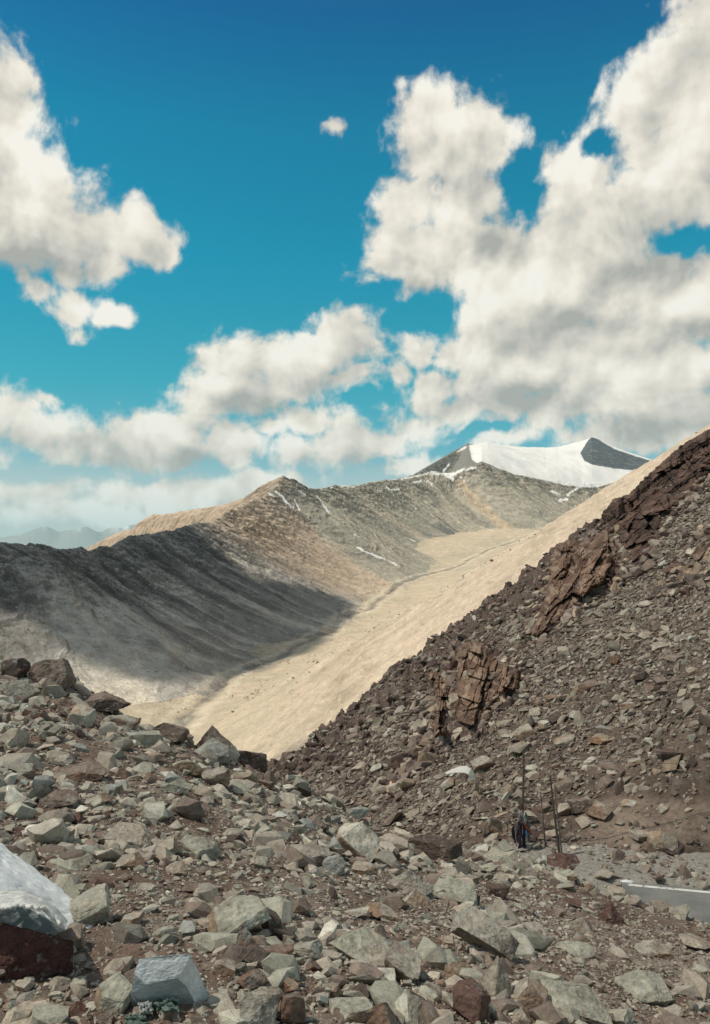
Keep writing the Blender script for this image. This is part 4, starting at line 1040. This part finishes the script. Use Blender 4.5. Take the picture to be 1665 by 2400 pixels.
# ------------------------------------------------------------------ rock outcrops on the hillside
def worley(x, y, seed):
    xi = np.floor(x).astype(int); yi = np.floor(y).astype(int); b1 = np.full(x.shape, 9.); b2 = np.full(x.shape, 9.); idv = np.zeros(x.shape, int)
    rr = np.random.default_rng(seed); T = rr.random((256, 2))
    for dx in (-1, 0, 1):
        for dy in (-1, 0, 1):
            h = _perm[_perm[(xi + dx) & 255] + ((yi + dy) & 255)]
            d = np.hypot(xi + dx + T[h, 0] - x, yi + dy + T[h, 1] - y)
            m = d < b1; b2 = np.where(m, b1, np.minimum(b2, d)); idv = np.where(m, h, idv); b1 = np.where(m, d, b1)
    return b1, b2, idv
CRAGS = [
 ('cliff', [(1306, 1278), (1333, 1266), (1358, 1268), (1379, 1276), (1398, 1258), (1425, 1240), (1448, 1262), (1460, 1300), (1452, 1335), (1442, 1364), (1396, 1384), (1358, 1424), (1330, 1450), (1302, 1474), (1263, 1500), (1240, 1492), (1252, 1440), (1271, 1390), (1283, 1359), (1292, 1317)],
  3.0, 75, 34, 1.0, (.205, .128, .086), (.115, .070, .050), 'tall red-brown cliff face with pale ribs jutting from the right hillside', 2.0),
 ('rock_outcrop', [(1412, 1206), (1440, 1172), (1475, 1160), (1500, 1135), (1545, 1092), (1600, 1044), (1665, 1006), (1760, 935), (1760, 1090), (1665, 1118), (1610, 1180), (1560, 1215), (1530, 1290), (1490, 1348), (1462, 1345), (1456, 1300), (1440, 1250), (1424, 1236)],
  1.9, 52, 24, .65, (.135, .084, .062), (.075, .050, .040), 'long band of dark layered rock under the skyline at the right edge', 1.0),
 ('rock_outcrop', [(1552, 1392), (1580, 1340), (1610, 1295), (1650, 1250), (1700, 1215), (1710, 1290), (1665, 1335), (1620, 1372), (1580, 1398)],
  .9, 60, 16, .95, (.25, .18, .125), (.13, .085, .06), 'slanting pale-edged slabs in the upper right scree', 1.0),
 ('rock_pillar', [(997, 1580), (1012, 1572), (1032, 1577), (1056, 1602), (1057, 1638), (1050, 1677), (1058, 1730), (1014, 1732), (1008, 1677), (1018, 1641), (1004, 1606)],
  2.4, 34, 18, 1.45, (.32, .215, .145), (.13, .08, .055), 'thin leaning rock pillar left of the small crag', .9),
 ('crag', [(1056, 1652), (1058, 1618), (1064, 1570), (1076, 1516), (1104, 1506), (1132, 1508), (1156, 1528), (1192, 1545), (1224, 1562), (1232, 1590), (1216, 1622), (1178, 1642), (1152, 1667), (1132, 1702), (1106, 1718), (1080, 1720), (1062, 1692)],
  1.9, 55, 28, 1.25, (.22, .14, .092), (.11, .068, .049), 'small rust-brown crag with a square head in the middle of the hillside', 1.6),
 ('rock_outcrop', [(985, 1712), (1010, 1700), (1045, 1712), (1050, 1740), (1010, 1756), (985, 1790), (955, 1812), (940, 1850), (922, 1858), (918, 1838), (940, 1800), (962, 1760)],
  .8, 26, 14, .8, (.155, .10, .072), (.09, .06, .045), 'low dark rock rib running down below the thin pillar', .7),
]
def build_crags(hill):
    mat = mat_rock("crag_rock", 1.5, .9, .10, .8, .12)
    for n_, (name, poly, T, cell, cell2, ang, c1, c2, lab, step) in enumerate(CRAGS):
        poly = np.array(poly, float); x0, y0 = poly.min(0) - 4; x1, y1 = poly.max(0) + 4
        st = step; gx = np.arange(x0, x1, st); gy = np.arange(y0, y1, st); PX, PY = np.meshgrid(gx, gy)
        sil = np.interp(PX, *HSILV)
        jag = (3.5 if name != 'rock_pillar' else 1.2) * fbm2(PX / 14 + 9 * n_, PY / 14, 3) + 2 * fbm2(PX / 5, PY / 5, 2)
        sd = poly_sd(PX, PY, poly) + jag
        # depth of the hillside behind every point
        step_c = 6
        ux = np.arange(x0, x1 + step_c, step_c); uy = np.arange(y0, y1 + step_c, step_c); Dm = np.zeros((len(uy), len(ux)))
        for j, a in enumerate(ux):
            s_ = float(np.interp(a, *HSILV)) + 14
            for i, b in enumerate(uy): Dm[i, j] = hill.hit(a, max(b, s_))[1]
        fi = np.clip((PY - y0) / step_c, 0, len(uy) - 1.01); fj = np.clip((PX - x0) / step_c, 0, len(ux) - 1.01); i0 = fi.astype(int); j0 = fj.astype(int); a = fi - i0; b = fj - j0
        D = Dm[i0, j0] * (1 - a) * (1 - b) + Dm[i0 + 1, j0] * a * (1 - b) + Dm[i0, j0 + 1] * (1 - a) * b + Dm[i0 + 1, j0 + 1] * a * b
        # the face stands steeper than the hill: ease distances towards that of its foot
        foot = np.percentile(D[sd > 0], 30); D = D * .55 + np.minimum(D, foot + 4) * .45
        ca, sa = math.cos(ang), math.sin(ang)
        s1 = (PX * ca - PY * sa); s2 = (PX * sa + PY * ca)          # along / across the layering (rows grow downwards)
        w = 8 * fbm2(PX / 30 + n_, PY / 30, 3)
        e1, e2, id1 = worley((s1 + w) / (cell * 1.5), (s2 + w) / (cell * .6), 40 + n_); f1, f2, id2 = worley((s1 + w * .6) / (cell2 * 1.5), (s2 + w * .6) / (cell2 * .5), 60 + n_)
        rr = np.random.default_rng(90 + n_); o1 = rr.random(256); o2 = rr.random(256); t1 = rr.normal(size=256); t2 = rr.normal(size=256)
        h = sstep(0, 16 / max(.6, 1), sd) * .45 + sstep(0, min(40, sd.max()), sd) * .55
        blk = .60 * o1[id1] + .22 * o2[id2] + .35 * t1[id1] * (s1 / cell - np.floor(s1 / cell) - .5) + .12 * t2[id2] * (s2 / cell2 - np.floor(s2 / cell2) - .5)
        crack = .10 * sstep(.08, .0, e2 - e1) + .05 * sstep(.14, .0, f2 - f1)
        fine = .05 * fbm2(s1 / 22, s2 / 7 + 3, 4, ridged=True) + .025 * fbm2(PX / 4, PY / 4, 3)
        H = T * (h ** .6 * (.45 + blk - crack + fine))
        H = np.where(sd < 0, sd * .12, H)
        Y = D + .5 - H
        P = np.stack([U(PX) * Y, Y, V(PY) * Y], -1)
        rc = sstep(-.3, .5, fbm2(s1 / 60, s2 / 22 + 5 * n_, 5) + .4 * (o1[id1] - .5))[..., None]
        C = np.array(c2) * (1 - rc) + np.array(c1) * rc
        rib = (sstep(.10, .02, np.abs(fbm2(s1 / 50 + 20 * n_, s2 / 50, 4))) * .55)[..., None] * (n_ in (0, 2, 3, 4)); C = C * (1 - rib) + np.array((.34, .25, .18)) * rib
        C = C * (.8 + .5 * o2[id2])[..., None]
        idx = np.arange(PX.size).reshape(PX.shape); ok = sd > -3
        q = ok[:-1, :-1] & ok[1:, :-1] & ok[:-1, 1:] & ok[1:, 1:]
        fa = np.stack([idx[:-1, :-1], idx[1:, :-1], idx[1:, 1:], idx[:-1, 1:]], -1)[q]
        used = np.unique(fa); mp = -np.ones(PX.size, int); mp[used] = np.arange(len(used))
        front = P.reshape(-1, 3)[used]; nb = len(used)
        # solid body: the same outline carried back into the hill
        dirv = front / np.linalg.norm(front, axis=1)[:, None]; back = front + dirv * (T * 1.2 + 1.5) + np.array([0, 0, -.6])
        F1 = mp[fa]; ed = {}
        for tri in F1:
            for k in range(4):
                e = (tri[k], tri[(k + 1) % 4]); ed[e] = 1
        rim = [e for e in ed if (e[1], e[0]) not in ed]
        F3 = np.array([[b_, a_, a_ + nb, b_ + nb] for a_, b_ in rim])
        verts = np.r_[front, back]; faces = np.r_[F1, F1[:, ::-1] + nb, F3]
        Cc = C.reshape(-1, 3)[used]; o = mesh_np(name, verts, faces, mat, np.r_[Cc, Cc])
        tag(o, lab, 'cliff' if name == 'cliff' else 'rock outcrop')

# ------------------------------------------------------------------ road
def build_road():
    m, t, b = new_mat("asphalt", .9)
    pos = t.add('ShaderNodeNewGeometry').outputs['Position']
    n = t.noise(pos, 1.1, 6, .65); g = t.noise(pos, 60, 2, .6)
    c = t.ramp(t.math('ADD', n, t.math('MULTIPLY', t.math('SUBTRACT', g, .5), .25)), [(.30, (.13, .13, .118)), (.5, (.19, .19, .172)), (.7, (.26, .25, .22))])
    t.put(b.inputs['Base Color'], c)
    A = np.array([6.25, 18.45 - .24 * (6.25 - 5)]); dr = np.array([1, -.24]); dr = dr / np.linalg.norm(dr); nr = np.array([-dr[1], dr[0]]) * -1
    def strip(name, s0, s1, d0, d1, z, mat, n=60):
        s = np.linspace(s0, s1, n); q0 = A + s[:, None] * dr + d0 * nr; q1 = A + s[:, None] * dr + d1 * nr
        v = np.r_[np.c_[q0, np.full(n, z)], np.c_[q1, np.full(n, z)]]; f = np.array([[i, i + n, i + 1 + n, i + 1] for i in range(n - 1)])
        return mesh_np(name, v, f[:, ::-1], mat)
    tag(strip("road", 0, 60, -.14, 5.2, VERGE - .05, m), kind='structure')
    m2, t, b = new_mat("road_paint", .8)
    pos = t.add('ShaderNodeNewGeometry').outputs['Position']
    n = t.noise(pos, 5.5, 5, .7)
    t.put(b.inputs['Base Color'], t.ramp(n, [(.34, (.13, .125, .11)), (.42, (.62, .60, .54)), (.7, (.74, .72, .66))]))
    tag(strip("road_edge_line", .15, 60, 0, .11, VERGE - .045, m2), kind='structure')

# ------------------------------------------------------------------ poles, flags and cloth
def tube(pts, rad, n=8, noise=0.0, seed=0):
    pts = np.array(pts, float); r = np.random.default_rng(seed); rad = np.broadcast_to(np.array(rad, float), (len(pts),)); V_ = []; Fc = []
    for i, p in enumerate(pts):
        d = pts[min(i + 1, len(pts) - 1)] - pts[max(i - 1, 0)]; d /= np.linalg.norm(d); a = np.cross(d, [0.3, .9, .2]); a /= np.linalg.norm(a); b = np.cross(d, a)
        for k in range(n):
            t = 2 * np.pi * k / n; V_.append(p + rad[i] * (1 + noise * r.normal()) * (a * math.cos(t) + b * math.sin(t)))
    for i in range(len(pts) - 1):
        for k in range(n): Fc.append([i * n + k, i * n + (k + 1) % n, (i + 1) * n + (k + 1) % n, (i + 1) * n + k])
    m = len(V_); V_ += [pts[0], pts[-1]]
    for k in range(n): Fc.append([m, (k + 1) % n, k, k]); Fc.append([m + 1, (len(pts) - 1) * n + k, (len(pts) - 1) * n + (k + 1) % n, (len(pts) - 1) * n + (k + 1) % n])
    return np.array(V_), np.array(Fc)
def poly_mesh(name, V_, Fc, mat, parent=None):
    me = bpy.data.meshes.new(name); me.from_pydata([tuple(map(float, v)) for v in V_], [], [list(dict.fromkeys(int(i) for i in f)) for f in Fc]); me.update()
    o = bpy.data.objects.new(name, me); COL.objects.link(o); me.materials.append(mat)
    if parent: o.parent = parent
    return o
def empty(name, loc, label, cat, group=None):
    o = bpy.data.objects.new(name, None); COL.objects.link(o); o.location = loc; tag(o, label, cat, group); return o
def px3(px, py, d): return np.array([float(U(px)) * d, d, float(V(py)) * d])
def cloth_sheet(fn, nu, nv, thick=.004):
    """closed thin cloth from a function (s,t) -> point"""
    s = np.linspace(0, 1, nu); t = np.linspace(0, 1, nv); P = np.array([[fn(a, b) for a in s] for b in t])
    du = np.gradient(P, axis=1); dv = np.gradient(P, axis=0); N = np.cross(du, dv); N /= np.linalg.norm(N, axis=-1, keepdims=True) + 1e-9
    V_ = np.r_[(P + N * thick).reshape(-1, 3), (P - N * thick).reshape(-1, 3)]; f = grid_faces(nv, nu); m = nu * nv; Fc = [list(q) for q in f] + [list(q[::-1] + m) for q in f]
    rim = list(range(nu)) + [nu * (i + 1) - 1 for i in range(1, nv)] + [nu * nv - 2 - i for i in range(nu - 1)] + [nu * (nv - 2 - i) for i in range(nv - 2)]
    for k in range(len(rim)): a, b = rim[k], rim[(k + 1) % len(rim)]; Fc.append([b, a, a + m, b + m])
    return V_, np.array(Fc)
def build_poles(bank):
    wood = mat_plain("weathered_wood", (.105, .082, .066)); wood2 = mat_plain("grey_wood", (.15, .135, .12))
    grp = 'weathered poles beside the road'
    def pole(name, foot, top, d, r0, r1, label, mat, bend=0.0, seed=1):
        g = px3(foot[0], foot[1], d); zg = float(bank.z(g[0], g[1])) - .25; a = np.array([g[0], g[1], zg]); b = px3(top[0], top[1], d)
        n = 14; t = np.linspace(0, 1, n)[:, None]; pts = a + (b - a) * t + np.array([1, .3, 0]) * (bend * np.sin(t * np.pi))
        v, f = tube(pts - a, np.interp(t[:, 0], [0, 1], [r0, r1]), 9, .05, seed)
        o = poly_mesh(name, v, f, mat); o.location = a; tag(o, label, 'pole', grp); return pts
    p1 = pole('pole', (1222, 1992), (1228, 1762), 20.2, .036, .026, 'tallest pole, wrapped in faded cloth around its lower half', wood, .012, 1)
    pole('pole', (1280, 1992), (1267, 1856), 20.4, .020, .014, 'thinnest and shortest pole, standing between two thicker ones', wood2, .01, 2)
    pole('pole', (1316, 2012), (1290, 1818), 19.6, .036, .022, 'thick leaning pole with a thinner one lashed along it', wood, -.012, 3)
    pole('pole', (1321, 2010), (1301, 1852), 19.68, .022, .014, 'thin grey pole lashed along the thick leaning pole', wood2, -.01, 4)
    # lines
    rope = mat_plain("old_cord", (.13, .105, .09))
    def cord(pts, rad, label, name='cord'):
        v, f = tube(np.array(pts), rad, 5); o = poly_mesh(name, v, f, rope); tag(o, label, 'cord'); return o
    def sag(a, b, s, n=18):
        t = np.linspace(0, 1, n)[:, None]; return a + (b - a) * t - np.array([0, 0, 1]) * s * 4 * t * (1 - t)
    top = px3(1228, 1764, 20.2)
    cord(sag(top, px3(1760, 1752, 20.3), .12), .008, 'upper cord stretched from the tallest pole to the right edge')
    cord(sag(px3(1229, 1770, 20.2), px3(1760, 1790, 20.3), .08), .007, 'lower cord running from the tallest pole to the right edge')
    cord(sag(px3(1224, 1862, 20.2), px3(1030, 1935, 20.6), .05), .006, 'slack cord slanting from the wrapped pole down to the left')
    fl = px3(1050, 1811, 21.2)
    cord(sag(px3(1226, 1790, 20.2), fl, .22), .005, 'thin sagging cord that carries the white flag')
    # the white flag, blown into an arc
    cloth_w = mat_plain("white_cloth", (.92, .90, .84))
    edge_t = np.array([(1044, 1811), (1060, 1803), (1078, 1796), (1094, 1795), (1105, 1801), (1111, 1812), (1114, 1829)], float)
    edge_b = np.array([(1047, 1814), (1064, 1811), (1080, 1811), (1092, 1812), (1098, 1816), (1100, 1822), (1102, 1828)], float)
    tn = NT(cloth_w.node_tree); bb = tn.n['Principled BSDF']; tl = tn.add('ShaderNodeBsdfTranslucent'); tl.inputs[0].default_value = (.9, .88, .82, 1); mx = tn.add('ShaderNodeMixShader'); mx.inputs[0].default_value = .5
    tn.l.new(bb.outputs[0], mx.inputs[1]); tn.l.new(tl.outputs[0], mx.inputs[2]); tn.l.new(mx.outputs[0], tn.n['Material Output'].inputs['Surface'])
    def ff(s, t):
        k = s * (len(edge_t) - 1); i = min(int(k), len(edge_t) - 2); w = k - i
        a = edge_t[i] * (1 - w) + edge_t[i + 1] * w; b = edge_b[i] * (1 - w) + edge_b[i + 1] * w; p = a * (1 - t) + b * t
        return px3(p[0], p[1], 21.2 + .06 * math.sin(s * 7) - .17 * t)
    v, f = cloth_sheet(ff, 40, 7, .003); o = poly_mesh('flag', v, f, cloth_w); tag(o, 'white flag blown into an arc on its cord', 'flag')
    for q in o.data.polygons: q.use_smooth = True
    # bundle of scarves tied round the tallest pole
    mats = dict(black=mat_plain("black_cloth", (.030, .022, .026)), white=mat_plain("pale_scarf", (.36, .35, .33)), red=mat_plain("red_cloth", (.25, .06, .04)), blue=mat_plain("blue_cloth", (.10, .19, .33)), purple=mat_plain("purple_cloth", (.06, .045, .09)), brown=mat_plain("brown_cloth", (.16, .10, .08)), teal=mat_plain("grey_green_cloth", (.16, .19, .18)))
    base = px3(1222, 1975, 20.1)
    root = empty('cloth_bundle', tuple(base), 'bundle of striped, white, red and blue cloth tied around the tallest pole', 'cloth bundle', None)
    def strip(name, mat, pts, wid, dep, seed):
        """hanging fold of cloth along picture points, pinched at its ends"""
        r = np.random.default_rng(seed); pts = np.array(pts, float)
        def fn(s, t):
            k = t * (len(pts) - 1); i = min(int(k), len(pts) - 2); w = k - i; p = pts[i] * (1 - w) + pts[i + 1] * w
            wd = wid * (.35 + .65 * math.sin(math.pi * min(max(t, .06), .94)))
            x = (s - .5) * wd + 1.6 * math.sin(t * 6 + seed * 1.7) * math.sin(3.1 * t); return px3(p[0] + x, p[1] + 1.5 * math.sin(s * 5 + seed), 20.12 - dep - .03 * math.cos((s - .5) * 3.1) + .012 * math.sin(s * 19 + seed)) - base
        v, f = cloth_sheet(fn, 14, 12, .004); o = poly_mesh(name, v, f, mats[mat], root)
        for q in o.data.polygons: q.use_smooth = True
    strip('brown_wrap', 'brown', [(1221, 1882), (1222, 1890), (1222, 1897)], 15, .03, 1)
    strip('white_scarf', 'white', [(1222, 1902), (1228, 1912), (1230, 1924), (1226, 1932)], 10, .05, 2)
    strip('white_scarf', 'white', [(1220, 1904), (1219, 1909), (1222, 1914)], 7, .06, 3)
    strip('grey_scarf', 'teal', [(1232, 1904), (1237, 1925), (1241, 1950), (1240, 1970)], 9, .0, 4)
    strip('dark_wrap', 'teal', [(1220, 1904), (1221, 1925), (1222, 1940)], 12, .03, 8)
    rs = random.Random(4)
    for i, m_ in enumerate(('black', 'white', 'black', 'brown', 'black', 'purple', 'white', 'black', 'teal', 'black')):
        x = 1207 + i * 2.7 + rs.uniform(-2, 2); e = rs.uniform(1972, 1992)
        strip('striped_cloth', m_, [(1221 + (x - 1220) * .45, 1926 + rs.uniform(-4, 6)), (x + rs.uniform(-2, 2), 1942 + rs.uniform(-4, 4)), (x - rs.uniform(0, 3), 1962), (x + rs.uniform(-3, 4), e)], rs.uniform(5, 9) if m_ != 'white' else rs.uniform(2, 3.5), .05 + .012 * rs.random() * i, 20 + i)
    strip('red_scarf', 'red', [(1224, 1926), (1231, 1934), (1238, 1944), (1246, 1957)], 8, .09, 5)
    strip('blue_scarf', 'blue', [(1234, 1946), (1235, 1955), (1233, 1964)], 9, .08, 6)
    strip('dark_tail', 'black', [(1219, 1976), (1218, 1988), (1217, 1994)], 9, .05, 7)
    # dark knotted rag at the foot of the thin pole
    g = px3(1266, 1988, 20.3); v, f = rock_shape(77, 'round', 3, 2.2); v = v * np.array([.06, .05, .045]); o = mesh_np('rag', v, f, mats['purple'], None); o.location = (g[0], g[1], float(bank.z(g[0], g[1])) + .05); tag(o, 'crumpled purple rag at the foot of the thinnest pole', 'rag')
def build_cloths(bank):
    # frayed white cloth over the red-brown block
    m, t, b = new_mat("frayed_white_cloth", .9)
    pos = t.add('ShaderNodeNewGeometry').outputs['Position']; n = t.noise(t.vmath('MULTIPLY', pos, (1, 1, 1)), 18, 6, .6)
    t.put(b.inputs['Base Color'], t.ramp(n, [(.3, (.40, .38, .33)), (.6, (.70, .69, .64))]))
    bp = t.add('ShaderNodeBump'); bp.inputs['Strength'].default_value = .8; bp.inputs['Distance'].default_value = .01; t.put(bp.inputs['Height'], n); t.l.new(bp.outputs[0], b.inputs['Normal'])
    d0 = bank.hit(60, 2290)[1]
    r = np.random.default_rng(8); fr = r.random(120)
    topl = np.array([(-120, 2098), (-40, 2094), (20, 2090), (60, 2092), (100, 2108), (135, 2135), (156, 2160)], float); botl = np.array([(-120, 2140), (-40, 2132), (0, 2130), (40, 2122), (85, 2128), (120, 2142), (152, 2172)], float)
    def fn(s, t_):
        k = s * 6; i = min(int(k), 5); w = k - i; a = topl[i] * (1 - w) + topl[i + 1] * w; bb = botl[i] * (1 - w) + botl[i + 1] * w
        fr_ = (9 * float(pn2(np.array(s * 9.), np.array(.5))) + (fr[int(s * 119)] - .5) * 4) * t_ ** 3; p = a * (1 - t_) + bb * t_ + np.array([0, fr_])
        d = d0 + .40 - .48 * t_ + .05 * float(pn2(np.array(s * 7.), np.array(t_ * 2.5))) + .02 * float(pn2(np.array(s * 22.), np.array(t_ * 6.)))
        return px3(p[0], p[1], d)
    v, f = cloth_sheet(fn, 90, 14, .006); o = poly_mesh('cloth', v, f, m); tag(o, 'frayed white cloth draped over the red-brown block', 'cloth')
    for q in o.data.polygons: q.use_smooth = True
    # green rag in front of the white-topped boulder
    gm = mat_plain("faded_green_cloth", (.12, .165, .135)); gm2 = mat_plain("grey_cloth", (.36, .38, .35))
    def rag(cx, cy, w, h, mat, label, seed):
        d = bank.hit(cx, cy + h * .4)[1] - .03
        def fn(s, t_):
            n1 = float(pn2(np.array(s * 3. + seed), np.array(t_ * 3.))); n2 = float(pn2(np.array(s * 7. + seed), np.array(t_ * 6. + 4)))
            e = .25 * float(pn2(np.array(s * 4. + 9 + seed), np.array(t_ * 4.)))
            return px3(cx + (s - .5 + e) * w, cy + (t_ - .5 + .3 * e - .25 * n2) * h, d + (.5 - t_) * h / F * d * 1.3 - .035 * n1)
        v, f = cloth_sheet(fn, 26, 18, .002); o = poly_mesh('rag', v, f, mat); tag(o, label, 'rag')
    rag(393, 2356, 50, 26, gm, 'crumpled green rag in front of the white-topped boulder', 1)
    rag(318, 2392, 46, 24, gm, 'torn green rag at the bottom edge left of the crumpled one', 5)
    rag(342, 2362, 30, 26, gm2, 'grey-white rag tucked under the white-topped boulder', 9)
    rag(575, 2244, 34, 16, gm, 'green rag caught among stones behind the white-topped boulder', 13)
    # stick and string
    wd = mat_plain("bleached_wood", (.55, .50, .41))
    a = bank.hit(942, 2236); b2 = bank.hit(975, 2272); a = a + (0, 0, .03); b2 = b2 + (0, -.02, .03)
    v, f = tube(np.linspace(a, b2, 8) + .004 * r.normal(size=(8, 3)), np.array([.010, .012, .013, .012, .013, .012, .011, .009]), 7, .1); o = poly_mesh('stick', v, f, wd); tag(o, 'short bleached stick right of the long flat green slab', 'stick')
    pts = [bank.hit(x, y) + (0, 0, .02) for x, y in ((824, 2180), (836, 2189), (850, 2192), (862, 2190), (872, 2186), (885, 2188))]
    v, f = tube(np.array(pts), .004, 6); o = poly_mesh('string', v, f, cl_w()); tag(o, 'pale curl of string on the gravel above the long green slab', 'string')
def cl_w():
    return bpy.data.materials.get("white_cloth")

# ------------------------------------------------------------------ clouds overhead whose shadows lie on the land
def build_clouds(X, Y, Z):
    def vapour(thin):       # thinner cloud lets more of the sun straight through
        m, t, b = new_mat("cloud_vapour", 1.0)
        out = t.n['Material Output']; t.n.remove(b)
        df = t.add('ShaderNodeBsdfDiffuse'); df.inputs[0].default_value = (.92, .92, .92, 1); tl = t.add('ShaderNodeBsdfTranslucent'); tl.inputs[0].default_value = (.92, .92, .92, 1)
        mx = t.add('ShaderNodeMixShader'); mx.inputs[0].default_value = .5; t.l.new(df.outputs[0], mx.inputs[1]); t.l.new(tl.outputs[0], mx.inputs[2])
        tr = t.add('ShaderNodeBsdfTransparent'); m2 = t.add('ShaderNodeMixShader'); m2.inputs[0].default_value = thin
        t.l.new(mx.outputs[0], m2.inputs[1]); t.l.new(tr.outputs[0], m2.inputs[2]); t.l.new(m2.outputs[0], out.inputs[0]); return m
    Vg = np.maximum.accumulate(Z / Y, 0); uu = X[-1] / Y[-1]
    def land(px, py, ymin=0):
        j = int(np.clip(np.searchsorted(uu, float(U(px))), 0, len(uu) - 1)); v = float(V(py)); i = int(np.argmax(Vg[:, j] >= v))
        return np.array([U(px) * Y[i, j], Y[i, j], v * Y[i, j]])
    s = np.array(SUN)
    def cloud(pts3, zc, thick, name, label, seed, rag_, thin):
        m = vapour(thin)
        q = np.array([(p + s * (zc - p[2]) / s[2])[:2] for p in pts3])
        x0, y0 = q.min(0) - 60; x1, y1 = q.max(0) + 60; n = 170; gx = np.linspace(x0, x1, n); gy = np.linspace(y0, y1, n); GX, GY = np.meshgrid(gx, gy)
        sd = poly_sd(GX, GY, q) + rag_ * fbm2(GX / (rag_ * 4) + seed, GY / (rag_ * 4), 5)
        tk = thick * np.sqrt(np.clip(sd, 0, None) / (0.35 * (sd.max() + 1e-6))).clip(0, 1)
        top = zc + tk * (.8 + .5 * fbm2(GX / 140, GY / 140 + seed, 4)); bot = zc - .18 * tk * (1 + .8 * fbm2(GX / 90, GY / 90 + 7, 4))
        ok = sd > -8; idx = np.arange(n * n).reshape(n, n); k = ok[:-1, :-1] & ok[1:, :-1] & ok[:-1, 1:] & ok[1:, 1:]
        fa = np.stack([idx[:-1, :-1], idx[:-1, 1:], idx[1:, 1:], idx[1:, :-1]], -1)[k]
        verts = np.r_[np.stack([GX, GY, top], -1).reshape(-1, 3), np.stack([GX, GY, bot - .5], -1).reshape(-1, 3)]
        o = mesh_np(name, verts, np.r_[fa, fa[:, ::-1] + n * n], m, smooth=True); tag(o, label, 'cloud', 'low clouds overhead', kind='structure')
    edge = [(452, 1222), (470, 1250), (505, 1285), (545, 1325), (590, 1352), (625, 1366), (690, 1370), (745, 1380), (795, 1398), (826, 1420), (815, 1446), (780, 1478), (735, 1520), (680, 1540), (610, 1566), (555, 1584), (500, 1598), (430, 1602), (380, 1598), (310, 1584), (250, 1568), (190, 1535), (130, 1495), (70, 1455), (0, 1425), (-120, 1400)]
    pts = [land(*e) for e in edge]
    pts += [np.array([-700, 860, 0.]), np.array([-900, 1000, 0]), np.array([-700, 1450, 0]), np.array([-420, 1600, 40])]
    cloud(pts, 1500., 60, 'cloud', 'flat-based cloud above the left ridge', 3, 22, .2)
    near = [land(612, 1800), land(655, 1768), land(735, 1726), land(770, 1760)]
    near = near + [np.array([60., 330, -60]), np.array([160., 260, 20]), np.array([260, 120, 20]), np.array([260, -160, 0]), np.array([-150, -160, 0]), np.array([-120, 60, -10]), np.array([-60, 130, -40])]
    cloud(near, 1150., 60, 'cloud', 'flat-based cloud right overhead', 9, 9, .78)

def build_haze():
    bm = bmesh.new(); bmesh.ops.create_cube(bm, size=1.0)
    me = bpy.data.meshes.new('haze'); bm.to_mesh(me); bm.free(); o = bpy.data.objects.new('haze', me); COL.objects.link(o)
    z0, z1 = -760.0, float(fz.max()) + 25; o.scale = (140000, 58000, z1 - z0); o.location = (0, 28000, (z0 + z1) / 2)
    m = bpy.data.materials.new('haze'); m.use_nodes = True; t = NT(m.node_tree); t.n.remove(t.n['Principled BSDF'])
    v = t.add('ShaderNodeVolumePrincipled'); v.inputs['Color'].default_value = (.36, .72, .82, 1); v.inputs['Density'].default_value = HAZE; v.inputs['Anisotropy'].default_value = .2
    t.l.new(v.outputs[0], t.n['Material Output'].inputs['Volume']); me.materials.append(m); tag(o, kind='stuff')
HAZE = 0.000013

build_world()
fx, fy, fz, fw = build_far()
bank = build_ground()
hill = build_hill()
build_road()
build_clouds(fx, fy, fz)
build_crags(hill)
build_rocks(bank, hill)
build_scatter(bank, hill)
build_valley_stones(fx, fy, fz, fw)
build_poles(bank)
build_cloths(bank)
build_haze()
